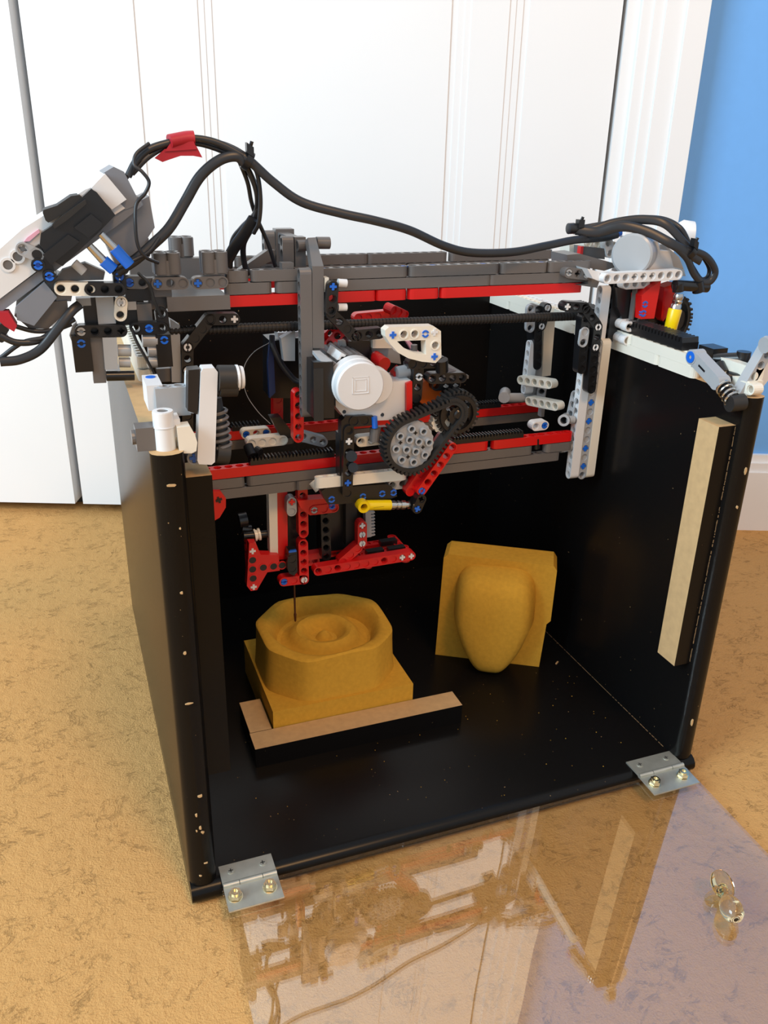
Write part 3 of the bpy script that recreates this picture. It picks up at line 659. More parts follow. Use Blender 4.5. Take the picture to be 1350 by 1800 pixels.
# lower rails
ZL = 25.55
def xs15(py, l): return [a*.0385 - 0 for a in l]
rail_row(G, 'red', [4.6]+[15.32,28.18,35.91], YF, ZL)
rail_row(G, 'gray', [4.2]+[7.79,19.56,32.38], YF, ZL-U)
rail_row(G, 'gray', [33.21,36.04], YF, ZL-U)
MB().cyl((32.56,15.3,25.29), (32.66,15.3,24.38), .3, n=12).obj('pin_joint', 'black', G)
rail_row(G, 'gray', [4.2]+[11.75,23.03,35.08], YF, ZL-2*U)
MB().box((4.4, YF-.02, ZL-4*U), (5.9, YF+.8, ZL-3*U)).obj('end_brick', 'gray', G)
MB().cyl((5.4, YF-.06, ZL-3.45*U), (5.4, YF, ZL-3.45*U), .16, n=10).obj('boss', 'gray', G)
rail_row(G, 'red', [4.6, 14, 24, [37.68][0]], YB, ZL+.15)
rail_row(G, 'gray', [4.6, 14, 24, [37.78][0]], YB, ZL-U+.15)
rack(G, V3((8.3, 15.5, ZL)), V3((14.8, 15.5, ZL))); rack(G, V3((24.8, 15.5, ZL)), V3((31.2, 15.5, ZL)))
rack(G, V3((8.5, 23.4, ZL+.15)), V3((10.9, 23.4, ZL+.15))); rack(G, V3((29, 23.4, ZL+.15)), V3((33.2, 23.4, ZL+.15)))
LA(G, 'white', (32.59,15.6,26.2), (33.45,15.6,26.22), 2, pins='.b')
# left foot details under lower rail and left column
MB().prism([(5.24,24.06),(5.9,23.97),(6.25,23.39),(6.21,22.66),(5.71,21.9),(5.1,21.61)], 14.6, 15.4).obj('quarter_arm', 'red', G)
put('axle_end', pin_mesh('K'), G, (5.73,14.55,23.34), basis((1, 0, .3), Y))
LA(G, 'white', (4.24,14.9,26.88), (4.22,14.9,26.54), 1, pat='x', pins='B')
LA(G, 'tan', (3.91,15.2,27.89), (3.82,15.2,26.6), 3, hole=(1, 0, 0))
# ---- left head of the bridge (straddles the left wall) ----
yl = 14.0
LA(G, 'tan', (-3.38,12.75,39.14), (-1.67,12.75,39.05), 3, pat='o'); LA(G, 'black', (-3.37,13.6,39.01), (0.2,13.6,38.85), 5, pat='s')  # rear black beam is added backing so the front holes look dark
LA(G, 'black', (-1.71,12.6,39.08), (0.13,12.6,39.01), 3)
LA(G, 'black', (0.22,13.8,39.63), (0.21,13.8,38.82), 2, pins='b.')
LA(G, 'black', (0.13,13.7,40.2), (0.09,13.7,39.79), 1, hole=(.3, .9, -.3), th=1.6, name='angle_connector')
LA(G, 'gray', (0.82,14.0,39.2), (1.6,14.0,39.17), 2, pat='oo', pins='b.')
MB().box((0.59,14.9,38.1), V3((3.51,14.9,39.31))+V3((0,.8,0))).obj('brick', 'gray', G)
MB().box((0.52,14.3,37.98), V3((2.12,14.3,38.72))+V3((0,.6,0))).obj('brick', 'black', G)
LA(G, 'tan', (0.16,13.8,37.94), (0.06,13.8,37.29), 2, pat='xo', pins='w.')
MB().box((-1.35,14.0,36.67), V3((-0.27,14.0,38.35))+V3((0,.8,0))).obj('strut', 'lgray', G)
MB().box((-2.52,14.2,37.83), V3((-1.65,14.2,38.3))+V3((0,.8,0))).obj('connector', 'lgray', G)
MB().box((-2.15,14.5,36.43), V3((1.21,14.5,38.28))+V3((0,1.2,0))).obj('inner_brick', 'black', G)
MB().box((0.58,14.3,37.43), V3((1.13,14.3,37.96))+V3((0,.8,0))).obj('connector', 'lgray', G)
MB().box((1.14,14.3,36.56), V3((2.08,14.3,37.77))+V3((0,.8,0))).obj('strut', 'gray', G)
LA(G, 'black', (-2.48,13.7,36.31), (0.02,13.7,36.22), 4, pat='ooox', pins='g...'); LA(G, 'black', (-2.46,14.55,36.14), (0.07,14.55,36.05), 4, pat='s')  # second black row is an added backing that darkens the holes
LA(G, 'black', (0.81,13.7,36.33), (2.68,13.7,36.27), 3, pins='.b.')
LA(G, 'black', (2.63,13.8,37.25), (2.69,13.8,36.25), 2)
MB().box((-3.09,13.8,33.68), V3((-1.96,13.8,36.01))+V3((0,1.6,0))).obj('side_plate', 'black', G)
put('pin', pin_mesh('b'), G, (-2.53,13.75,35.54), basis((1, 0, 0), Y))
MB().box((2.12,13.8,33.67), V3((3.1,13.8,35.82))+V3((0,1.6,0))).obj('side_plate', 'black', G)
put('pin', pin_mesh('b'), G, (2.66,13.75,35.48), basis((1, 0, 0), Y))
MB().prism([(-1.96,35.9),(-1.05,35.85),(-1.26,32.82),(-2.05,32.84)], yl, yl+.9).obj('strut', 'gray', G)
MB().prism([(-1.21,35.92),(-0.33,35.87),(-0.44,33.75),(-1.26,33.77)], yl-.3, yl+.5).obj('strut', 'lgray', G)
MB().cyl((-0.32,14.2,34.87), (0.5,14.2,34.82), .4, n=16).cyl((-0.33,14.2,34.08), (0.39,14.2,34.03), .33, n=16).obj('bushing', 'lgray', G, smooth=True)
MB().cyl((1.29,14.2,35.46), (2.23,14.2,35.41), .45, n=16).cyl((1.59,14.2,34.72), (2.25,14.2,34.68), .36, n=16).cyl((1.59,14.2,33.96), (2.18,14.2,33.92), .36, n=16).obj('bushing', 'lgray', G, smooth=True)
rod(G, (-1.22,14.0,33.27), (0.55,14.0,33.19), .33, 'black', 'axle')
MB().tube([(1.32,13.0,39.92),(1.91,13.0,39.21),(2.19,13.1,38.12),(2.51,13.2,37.15)], .1, .35, n=8, up=(0, 1, 0)).obj('strap', 'rubber', G, smooth=True)
MB().tube([(0.63,13.2,36.44),(0.84,13.2,35.62),(1.51,13.4,34.04),(1.94,13.8,32.83)], .1, .42, n=8, up=(0, 1, 0)).obj('strap', 'rubber', G, smooth=True, label='black rubber strap')
MB().prism([(-3.18,35.95),(-2.9,36.59),(-2.63,36.8),(-2.79,35.2),(-3.09,35.58)], yl+.4, yl+.8).obj('crumpled_tape', 'lgray', G, label='crumpled clear tape')
# carriage slide bracket on top, standing on the bridge
# ================= CARRIAGE =================
K = thing('carriage', 'sliding carriage with a white round motor and a black treaded wheel on the bridge', 'machine', (17, 14, 25))
yk = 13.9
LA(K, 'gray', ((12.01,13.9,38.75)[0]+.0, yk+U/2, 39.6), ((12.01,13.9,38.75)[0], yk+U/2, 29.4), 13, hole=(1, 0, 0), name='slide_beam')
MB().prism([(12.87,39.93),(13.67,39.91),(13.68,34.28),(12.84,34.33)], yk, yk+.82).obj('slide_beam', 'gray', K)
x0 = (12.85,13.9,38.72)[0]
MB().box((x0, yk+.3, 29.4), (x0+.6, yk+.8, 34.3)).obj('slide_beam', 'gray', K)
p = MB(); a = [(12.87,39.85),(13.67,39.91)]; b = [(13.3,41.51),(13.88,41.53)]
V = [(a[0][0], yk, a[0][1]), (a[1][0], yk, a[1][1]), (b[1][0], 16.5, b[1][1]), (b[0][0], 16.5, b[0][1])]
V += [(x, y+.75, z-.3) for x, y, z in V]
p.add(V, [(0, 1, 2, 3), (4, 7, 6, 5), (0, 4, 5, 1), (1, 5, 6, 2), (2, 6, 7, 3), (3, 7, 4, 0)]).obj('slant_beam', 'gray', K)
def bracket(px0, px1, pt, pb, y):
    xa = (13.3,17.0,40.22)[0]
for (xa, xb, za, zb, y, nm) in (((12.64,17.5,40.17)[0], (13.44,17.5,40.15)[0], ZT-.2, (12.67,17.5,41.45)[2], 17.5, 'a'), ((12.12,21.0,39.76)[0], (13.52,21.0,39.73)[0], ZB-.2, (12.18,21.0,41.67)[2], 21.0, 'b')):
    LA(K, 'gray', (xa-.9, y+.4, zb-.45), (xa-.9, y+.4, za+.2), None, hole=(1, 0, 0), name='top_bracket')
    MB().box((xa, y, za), (xb, y+1, zb)).obj('top_bracket', 'gray', K)
LA(K, 'gray', ((12.7,17.5,40.95)[0], 17.5, ZT+1.3), ((12.15,21.0,40.58)[0], 22, ZT+1.5), None, hole=(1, 0, 0))
rod(K, (14.01,16.8,41.12), (14.97,16.8,41.1), .42, 'gray', 'axle_pin')
MB().box((11.14,15.4,39.55), V3((11.96,15.4,39.98))+V3((0,.8,0))).obj('connector', 'gray', K)
MB().prism([(8.85,39.08),(10.98,40.42),(11.57,40.41),(11.55,39.81),(9.67,38.94)], 19, 19.8).obj('slant_axle', 'gray', K)
LA(K, 'black', (14.17,13.3,38.65), (14.05,13.3,36.96), 3, pat='xoo', pins='B..')
MB().box((13.74,13.9,36.67), V3((14.04,13.9,39.14))+V3((0,.8,0))).obj('spacer', 'tan', K)
rod(K, (14.66,13.8,38.79), (15.28,13.8,38.73), .28, 'white', 'pin_joint'); rod(K, (14.66,13.8,37.12), (15.29,13.8,37.1), .26, 'white', 'pin_joint')
LA(K, 'black', (14.22,13.6,36.63), (15.78,13.6,35.12), 4, pat='sosos')
LA(K, 'black', (15.91,13.6,35.11), (17.94,13.6,35.17), 3, pat='ooo')
MB().box((16.0,15.5,32.17), V3((17.67,15.5,34.29))+V3((0,2.2,0))).obj('gear_case', 'black', K)
# motor of the carriage: body, can and grey ribbed shell
c = V3((15.51,11.2,32.04)); sx = .0
MB().lathe(c, (0.0, 1, 0.02), [(0, 1.66), (.12, 1.76), (.8, 1.78), (.85, 1.83), (1.6, 1.86), (1.7, 1.6)], 48).obj('motor_cap', 'white', K, smooth=True, label='white round motor cap')
sq = MB(); 
for (w0, w1) in ((.60, .57), (.42, .40)):
    for a in ((-w0, -w0, w0, -w1), (-w0, w1, w0, w0), (-w0, -w0, -w1, w0), (w1, -w0, w0, w0)): sq.box((c.x+a[0], c.y-.03, c.z+a[1]+.1), (c.x+a[2], c.y+.02, c.z+a[3]+.1))
sq.obj('embossed_square', 'white', K)
MB().lathe(c+V3((1.5, .9, -.35)), (0, 1, 0.02), [(0, 1.25), (.1, 1.32), (.9, 1.34)], 36).obj('motor_boss', 'white', K, smooth=True)
shp = MB(); nr = 26; V = []
for k in range(nr*2):
    a = 2*math.pi*k/(nr*2); r = 1.75 if k % 2 else 1.62
    V += [(c.x-.05+r*math.cos(a), 12.9, c.z+.25+r*math.sin(a))]
shp.prism([(v[0], v[2]) for v in V], 12.9, 17.0); shp.obj('motor_shell', 'gray', K)
MB().prism([(14.21,33.33),(14.63,34.12),(16.33,33.2),(18.11,31.74),(19.98,31.77),(20.08,29.16),(18.63,28.84),(15.16,28.98),(14.21,30.22)], 12.9, 15.5).obj('motor_body', 'white', K)
MB().cyl((14.84,12.85,29.8), (14.88,13.0,29.75), .14, n=10).obj('screw_hole', 'black', K); MB().cyl((17.79,12.85,29.33), (17.85,13.0,29.28), .14, n=10).obj('screw_hole', 'black', K)
MB().prism([(12.39,33.74),(13.82,33.65),(13.9,29.6),(12.34,29.74)], 12.2, 15).obj('receiver_box', 'black', K, label='black rounded box beside the motor')
MB().box(((12.39,12.2,33.74)[0]-.02, 12.15, 29.5), ((13.08,12.2,33.69)[0], 12.2, 33.3)).obj('receiver_side', 'rubber', K)
p = MB(); V = [(12.69,13.5,34.26), (13.22,13.5,34.23), (13.8,12.4,33.72), (13.06,12.4,33.65)]; V += [(x, y, z-.25) for x, y, z in V]
p.add(V, [(0, 3, 2, 1), (4, 5, 6, 7), (0, 1, 5, 4), (1, 2, 6, 5), (2, 3, 7, 6), (3, 0, 4, 7)]).obj('top_plate', 'lgray', K)
# things behind the motor: electronics block with blue boards and red liftarms
MB().prism([(10.98,33.84),(14.76,34.06),(14.71,29.13),(10.84,29.44)], 19, 21.5).obj('electronics_case', 'black', K)
MB().prism([(10.65,32.22),(10.94,34.35),(11.11,34.34),(11.16,29.97),(10.7,29.56)], 18.6, 19).obj('circuit_board', 'boardblue', K)
MB().prism([(11.51,34.49),(13.14,34.49),(13.13,34.1),(11.59,34.02)], 18.8, 20).obj('white_tile', 'white', K)
MB().prism([(11.2,34.56),(12.26,35.12),(12.21,32.85),(11.37,32.9)], 16.5, 17.2).obj('silver_plate', 'lgray', K)
LA(K, 'red', (14.83,17.0,33.62), (15.85,17.0,34.63), 4, hole=(.5, .8, 0)); LA(K, 'red', (14.94,17.8,34.04), (15.84,17.8,34.77), 3)
LA(K, 'red', (18.55,21.0,34.82), (22.05,21.0,34.97), 5, pat='s'); LA(K, 'red', (20.77,19.0,35.75), (22.4,20.0,35.01), 3, pat='s')
LA(K, 'red', (11.99,14.8,30.84), (11.92,14.8,27.37), 5, name='clamp_arm'); LA(K, 'red', (11.73,20.0,30.01), (11.65,20.0,27.13), 4, pat='s')
MB().prism([(15.33,34.33),(15.77,34.39),(15.99,33.24),(15.38,33.07)], 15.5, 16).obj('silver_plate', 'lgray', K)
MB().prism([(17.94,34.09),(20.14,33.79),(20.42,32.2),(18.1,32.7)], 16, 17.6).obj('grey_block', 'lgray', K)
MB().prism([(17.78,34.39),(19.36,34.3),(19.38,33.66),(17.8,33.75)], 15.2, 15.9).obj('cream_beam', 'tan', K)
LA(K, 'red', (18.18,14.6,32.97), (18.37,14.6,32.45), 2, name='red_joint'); MB().cyl((18.05,15.0,33.02), (18.24,13.8,32.86), .5, n=16).obj('red_joint', 'red', K, smooth=True)
MB().prism([(19.1,31.97),(19.64,32.45),(19.81,31.35),(19.4,31.21)], 14.2, 15).obj('red_tab', 'red', K)
MB().cyl((19.28,14.0,32.06), (20.23,14.0,32.17), .5, n=16).cyl((19.65,14.0,31.65), (20.26,14.0,31.3), .38, n=14).obj('grey_joint', 'lgray', K, smooth=True)
MB().prism([(19.53,31.61),(19.98,31.75),(20.07,29.4),(19.61,29.43)], 12.6, 14).obj('red_side', 'red', K)
MB().prism([(20.62,34.02),(20.95,34.0),(21.87,32.99),(21.88,32.91),(21.36,32.94)], 15.6, 16).obj('pink_tile', 'pink', K)
MB().cyl((21.03,15.0,33.87), (21.06,15.0,33.09), .25, n=12).obj('grey_peg', 'gray', K)
MB().prism([(19.96,32.8),(20.31,33.03),(20.4,30.61),(20.03,30.64)], 13.6, 14.4).obj('grey_strut', 'gray', K)
LA(K, 'black', (20.66,13.0,32.68), (20.57,13.0,30.45), 4, pat='osos', pins='.w..' if 0 else '', name='beam')
put('pin', pin_mesh('w'), K, (20.68,12.95,31.93), basis((1, 0, 0), Y))
LA(K, 'black', (20.17,12.8,32.97), (22.43,12.8,32.95), 4, pat='ssos'); MB().cyl((22.24,12.6,33.23), (22.42,12.8,32.31), .48, n=14).obj('angle_connector', 'black', K, smooth=True)
LA(K, 'black', (21.44,12.6,31.83), (24.18,12.6,31.72), 4, pat='o'); LA(K, 'black', (22.43,13.4,31.03), (23.84,13.4,31.02), 3)
p = MB(); V = [(22.35,13.2,32.74), (24.43,16.5,31.96), (24.85,13.2,31.7), (22.48,12.6,32.15)]; V += [(x, y, z-.25) for x, y, z in V]
p.add(V, [(0, 3, 2, 1), (4, 5, 6, 7), (0, 1, 5, 4), (1, 2, 6, 5), (2, 3, 7, 6), (3, 0, 4, 7)]).obj('top_plate', 'gray', K)
MB().lathe((22.02,14.0,30.38), (0, 1, 0), [(0, 1.0), (.2, 1.05), (.6, 1.05)], 24).obj('orange_disc', 'orange', K, smooth=True)
# white quarter arch panel
PO = [(17.68,36.02),(21.03,35.93),(21.63,35.54),(21.77,33.65),(21.34,33.26),(20.27,33.42),(19.21,33.73),(18.41,34.18),(17.84,34.78),(17.44,35.36),(17.39,35.8)]
PI_ = [(18.3,34.99),(18.69,35.01),(20.47,34.96),(20.56,33.93),(19.94,34.01),(19.36,34.21),(18.84,34.48)]
qa = MB(); nO = len(PO)
import mathutils.geometry as mg
def holed(mb, outer, holes, y0, y1, i=0):
    polys = [[Vector((x, z, 0)) for x, z in p] for p in [outer] + holes]
    flat = [(v.x, v.y) for p in polys for v in p]; tri = mg.tessellate_polygon(polys)
    b = len(flat); V = [(x, y0, z) for x, z in flat] + [(x, y1, z) for x, z in flat]; F = []
    for t in tri:
        a = [flat[k] for k in t]; s_ = (a[1][0]-a[0][0])*(a[2][1]-a[0][1]) - (a[2][0]-a[0][0])*(a[1][1]-a[0][1])
        t = tuple(t) if s_ > 0 else tuple(t[::-1]); F.append(t); F.append(tuple(k+b for k in t[::-1]))
    o = 0
    for q_, p in enumerate(polys):
        n = len(p); ar = sum(p[k].x*p[(k+1) % n].y - p[(k+1) % n].x*p[k].y for k in range(n)); ccw = ar > 0
        for k in range(n):
            a_, b_ = o+k, o+(k+1) % n
            F.append((a_, a_+b, b_+b, b_) if (ccw == (q_ == 0)) else (a_, b_, b_+b, a_+b))
        o += n
    mb.add(V, F, i)
def circ(c, r, n=14): return [(c[0]+r*math.cos(2*math.pi*k/n), c[1]+r*math.sin(2*math.pi*k/n)) for k in range(n)]
hc = [(18.8,35.45),(19.62,35.44),(21.24,34.55)]
holed(qa, PO, [PI_] + [circ(h, .27) for h in hc], 11.6, 12.5)
qp = qa.obj('quarter_arch', 'tan', K, label='cream quarter round panel arch with a window')
for h in hc: MB().ring((h[0], 11.55, h[1]), (h[0], 11.9, h[1]), .36, .27, 16).obj('hole_rim', 'tan', qp)
put('pin', pin_mesh('b'), qp, (20.43,11.55,35.41), basis((1, 0, 0), Y)); put('axle_end', pin_mesh('B'), qp, (17.97,11.55,35.46), basis((1, 0, 0), Y)); put('axle_end', pin_mesh('B'), qp, (21.21,11.55,33.74), basis((1, 0, 0), Y))
put('axle_end', pin_mesh('W'), qp, (21.13,11.56,35.49), basis((1, 0, 0), Y))
# wheels and tread
c1 = (19.76,11.6,27.15); c2 = (23.5,12.4,29.15); h1 = (c1[0], c1[2]); h2 = (c2[0], c2[2])
tread(K, [h1], 0, 1) if 0 else None
tb_ = hull2((h1[0]+.05, h1[1]), 2.12, (h2[0]-.6, h2[1]+.15), 1.0)
tread(K, tb_, 11.5, 12.6, lug=.2, label='black rubber tread belt')
wh = MB(); nt_ = 24; P = []
for k in range(nt_*2):
    a = math.pi*k/nt_; r = 1.84 if k % 2 else 1.92; P.append((h1[0]+r*.94*math.cos(a), h1[1]+r*1.0*math.sin(a)))
spots = []
for rr_, n_ring, a0 in ((.55, 4, .5), (1.32, 8, .1)):
    for k in range(n_ring): a = a0 + 2*math.pi*k/n_ring; spots.append((h1[0]+rr_*math.cos(a), h1[1]+rr_*math.sin(a)))
holed(wh, P, [circ(s_, .19, 12) for s_ in spots], 11.75, 12.2)
hub = wh.obj('wheel_hub', 'lgray', K, label='light grey gear hub with round holes')
for s_ in spots: MB().ring((s_[0], 11.45, s_[1]), (s_[0], 11.8, s_[1]), .29, .19, 16).obj('hole_rim', 'lgray', hub)
MB().lathe((h1[0], 12.2, h1[1]), (0, 1, 0), [(0, 1.85), (.3, 1.85)], 30).obj('wheel_back', 'gray', K)
for s_ in (0, 1, 2, 3):
    a = .5 + math.pi/4 + s_*math.pi/2; x, z = h1[0]+.95*math.cos(a), h1[1]+.95*math.sin(a)
    MB().box((x-.14, 11.7, z-.04), (x+.14, 11.76, z+.04)).box((x-.04, 11.7, z-.14), (x+.04, 11.76, z+.14)).obj('cross_slot', 'black', hub)
def gear(par, c, r, y0, y1, n, color, spokes=4, hole=.2, name='gear'):
    P = []
    for k in range(n):
        for f, q in ((-.32, .9), (-.16, 1.0), (.16, 1.0), (.32, .9)):
            a = 2*math.pi*(k+f)/n; P.append((c[0]+r*q*math.cos(a), c[1]+r*q*math.sin(a)))
    mb = MB(); hs = [circ(c, hole, 10)]
    for k in range(spokes): a = 2*math.pi*(k+.5)/spokes; hs.append(circ((c[0]+r*.55*math.cos(a), c[1]+r*.55*math.sin(a)), r*.24, 12))
    holed(mb, P, hs, y0, y1); return mb.obj(name, color, par)
gear(K, h2, 1.62, 12.0, 12.6, 40, 'black', 4)
MB().ring((h2[0], 11.75, h2[1]), (h2[0], 12.8, h2[1]), 1.48, 1.22, 36).obj('gear_rim', 'black', K, smooth=True)
MB().lathe((h2[0], 11.6, h2[1]), (0, 1, 0), [(0, .3), (.1, .42), (.5, .42)], 16).obj('gear_boss', 'black', K, smooth=True)
gear(K, (h2[0]-.1, h2[1]-.1), .75, 11.75, 12.1, 12, 'black', 0)
tread(K, circ(h2, 1.62, 30), 12.0, 12.9, lug=.15)
gear(K, ((22.31,12.3,28.52)[0], (22.31,12.3,28.52)[2]), .8, 12.2, 12.8, 12, 'tan', 0)
LA(K, 'tan', (23.29,13.0,29.21), (24.74,13.0,29.0), 2)
# red diagonal arm with black elbow
LA(K, 'red', (23.38,12.2,26.45), (20.92,12.2,23.08), 6, pat='ooooos', pins='.....b', th=1.2, name='diagonal_arm')
LA(K, 'red', (22.86,12.6,27.02), (20.27,12.8,22.93), 7, pat='s', th=1, name='diagonal_arm')
LA(K, 'black', (20.91,12.0,22.59), (20.52,12.0,21.64), 2, pat='xx', pins='.B', th=1.2, name='elbow')
LA(K, 'gray', (20.43,13.4,23.92), (20.37,13.4,23.07), 2); LA(K, 'gray', (21.09,13.5,24.0), (21.38,13.5,24.06), 2)
# black L in front of the lower rail
LA(K, 'black', (15.09,12.4,28.53), (14.98,12.4,23.54), 7, pat='oxosoxs', pins='.W...B.', name='drop_arm')
MB().prism([(14.54,29.21),(14.93,29.56),(16.99,29.38),(17.04,28.64),(15.5,28.69),(15.42,27.83),(14.54,27.7)], 12.6, 13.4).obj('elbow', 'black', K)
LA(K, 'black', (15.55,12.5,29.11), (16.29,12.5,29.09), 2); MB().cyl((17.07,12.6,29.33), (17.14,12.6,28.46), .22, n=10).obj('pin', 'blue', K); MB().cyl((17.33,13.0,28.31), (17.26,13.0,27.3), .42, n=14).obj('grey_peg', 'gray', K)
MB().cyl((15.17,12.1,26.61), (15.47,13.0,26.27), .42, n=14).cyl((15.31,12.1,25.71), (15.62,13.0,25.35), .38, n=14).obj('bushing', 'black', K, smooth=True)
MB().prism([(14.54,28.05),(14.93,28.1),(14.86,23.92),(14.55,23.73)], 13, 14).obj('side_plate', 'black', K)
LA(K, 'tan', (16.36,13.4,27.17), (18.0,13.4,27.19), 3); MB().box((17.77,13.8,27.57), V3((18.54,13.8,28.04))+V3((0,.5,0))).obj('red_tab', 'red', K)
# white clamps around the rail, left
LA(K, 'tan', (9.25,21.0,26.0), (10.87,21.0,25.99), 3, pins='b.b'); LA(K, 'tan', (8.81,17.4,26.46), (11.48,17.4,26.47), 4, pat='s'); MB().cyl((8.43,16.4,26.65), (8.58,15.6,26.1), .38, n=14).cyl((8.94,16.0,26.46), (9.19,15.6,26.35), .3, n=10).obj('pin_joint', 'black', K, smooth=True)
LA(K, 'lgray', (13.08,16.6,26.76), (14.07,16.6,26.39), 3, pat='o')
MB().prism([(10.49,28.32),(11.28,28.34),(12.41,26.63),(11.33,26.55)], 17.5, 18.5).obj('smoked_panel', 'black', K)
# lower carriage: black plate, cream beams
LA(K, 'tan', (13.12,13.3,23.97), (19.58,13.3,23.86), 9, hole=(0, .1, 1), pat='s', name='long_beam'); LA(K, 'tan', (13.25,13.9,23.54), (13.46,14.6,23.24), 1, hole=(0, 1, 0)); LA(K, 'tan', (19.19,13.7,23.24), (19.86,13.7,23.25), 2)
bp = MB().prism([(13.08,23.75),(13.43,23.98),(18.23,23.73),(18.7,23.49),(19.05,22.93),(19.2,22.62),(18.73,22.49),(14.59,22.54),(13.6,22.67),(13.25,23.32)], 12.9, 14.6).obj('clamp_plate', 'black', K)
for p_ in [(13.88,12.88,23.03),(16.37,12.88,22.95),(17.94,12.88,22.99),(18.88,12.88,22.97)]: put('pin', pin_mesh('b'), bp, p_, basis((1, 0, .05), Y))
# yellow actuator
a = V3((16.24,12.6,22.37)); b = V3((20.04,12.6,21.93)); dx = (b-a)
ya = MB(); ya.ring(a+V3((0, -.4, 0)), a+V3((0, .4, 0)), .48, .27, 22); ya.cyl(a+dx*.08, a+dx*.6, .40, n=18)
yo = ya.obj('actuator_body', 'yellow', K, smooth=True, label='yellow actuator with a steel rod')
MB().box(a+dx*.2+V3((0, -.42, -.05)), a+dx*.42+V3((0, -.3, .05))).obj('slot', 'black', yo)
MB().lathe(a+dx*.6, dx, [(0, .36), (.35, .36), (.36, .28), (.5, .28), (.51, .36), (.7, .36), (.71, .28), (.85, .28), (.86, .36), (1.2, .36), (1.25, .26), (1.45, .26), (1.5, .34), (1.62, .3)], 20).obj('actuator_rod', 'steel', K, smooth=True)

# ================= TOOL HEAD =================
Tn = thing('tool_head', 'red tool head frame hanging inside the black box with a thin brown drill bit', 'machine', (13, 17, 12))
LA(Tn, 'tan', (9.96,17.2,22.66), (9.92,17.2,17.31), 8, hole=(1, 0, 0), name='column_beam')
MB().prism([(10.0,23.1),(10.67,23.02),(10.55,17.26),(9.9,17.3)], 16.9, 17.7).obj('column_plate', 'tan', Tn)
MB().prism([(10.65,23.07),(11.46,22.97),(11.36,16.51),(10.55,16.58)], 16.8, 17.8).obj('column_plate', 'red', Tn)
LA(Tn, 'lgray', (11.6,16.0,22.11), (11.57,16.0,20.76), 2, pat='xs', pins='R.', name='grey_link')
LA(Tn, 'red', (12.49,16.0,23.29), (12.51,16.0,18.8), 6, pat='o', name='upright'); LA(Tn, 'red', (12.45,16.0,18.05), (12.49,16.0,14.85), 5, pat='oooox', name='upright', pins='....w')
LA(Tn, 'red', (10.78,16.0,14.92), (12.45,16.0,14.86), 3, pat='oso', pins='b..', name='foot_arm')
MB().prism([(11.95,22.08),(14.58,21.95),(15.33,21.46),(15.24,21.03),(14.72,20.71),(12.94,20.7),(12.17,21.43)], 15.6, 16.6).obj('bent_arm', 'red', Tn)
LA(Tn, 'red', (13.29,15.5,21.13), (14.87,15.5,21.12), 3, pat='oxo', pins='g..', name='bent_arm')
put('pin', pin_mesh('b'), Tn, (14.7,15.4,21.33), basis((1, 0, 0), Y))
MB().prism([(8.16,18.65),(8.7,18.57),(9.03,17.52),(10.5,17.24),(10.55,15.85),(9.52,15.86),(8.63,14.4),(8.12,14.39),(7.82,14.9)], 16.3, 17.1).obj('truss_plate', 'red', Tn)
for p_, kd in (((8.4,16.28,17.92), 'W'), ((8.36,16.28,14.72), 'W')): put('axle_end', pin_mesh(kd), Tn, p_, basis((1, 0, 0), Y))
for p_ in [(8.36,16.25,17.14),(8.33,16.25,16.33),(8.34,16.25,15.51),(9.2,16.25,16.35),(10.04,16.25,16.32),(10.74,16.25,16.31)]: MB().ring(p_, V3(p_)+V3((0, .1, 0)), .37, .29, 16).cyl(V3(p_)+V3((0, .03, 0)), V3(p_)+V3((0, .08, 0)), .29, n=14, i=1).obj('hole_rim', ['red', 'black'], Tn)
LA(Tn, 'red', (8.24,18.5,18.14), (8.28,18.5,14.75), 5, pat='s', hole=(1, 0, 0))
LA(Tn, 'red', (12.18,18.4,15.24), (14.41,18.4,15.11), 3, pat='osos')
LA(Tn, 'red', (13.69,15.6,15.64), (21.62,15.6,15.76), 11, pat='osossssosox'[:10]+'x', pins='.........WW', name='long_arm')
# frame plane going back from the long arm
pA = V3((13.69,15.6,15.64)); pB = V3((21.62,15.6,15.76)); dd = (pB-pA).normalized()
for k, off in enumerate((1.7, 3.3)):
    LA(Tn, 'red', pA + dd*(2.5+k*.5) + V3((0, off, .1)), pB + dd*(-.4*k) + V3((0, off, .1)), None, pat='s', hole=(0, 0, -1), name='long_arm')
for t in (.55, .98): LA(Tn, 'red', pA + (pB-pA)*t + V3((0, .6, .12)), pA + (pB-pA)*t + V3((0, 4.0, .12)), None, hole=(0, 0, -1), pat='s', name='cross_arm')
for t, o_ in ((.66, 1.4), (.9, 1.3), (.88, 2.8), (.35, 1.6)): MB().obox(pA + (pB-pA)*t + V3((0, o_, .25)), dd, V3((0, 1, 0)), V3((0, 0, 1)), .75, .32, .2).obj('black_pin', 'black', Tn)
LA(Tn, 'red', (17.42,15.9,19.06), (17.44,15.9,17.41), 3, pat='xoo', pins='Www', name='riser')
LA(Tn, 'red', (17.2,15.9,17.14), (15.63,15.9,15.91), 3, pat='s', name='riser')
rack(Tn, V3((17.94,17.0,19.9)), V3((18.02,17.0,17.56)), up=(1, 0, 0), side=(0, 1, 0), color='lgray', w=.7, h=.8)
LA(Tn, 'black', (14.62,17.0,20.19), (14.69,17.0,16.16), 6, pat='o', name='guide'); MB().prism([(14.44,20.3),(18.28,20.42),(17.71,17.26),(16.3,15.76),(14.49,15.61)], 18, 19.2).obj('motor_block', 'black', Tn)
MB().prism([(16.42,20.88),(17.4,20.86),(17.34,17.15),(16.44,16.75)], 17.2, 18).obj('guide_plate', 'rubber', Tn)
MB().box((13.4,18.0,15.51), V3((16.81,18.0,16.06))+V3((0,.8,0))).obj('base_bar', 'red', Tn)
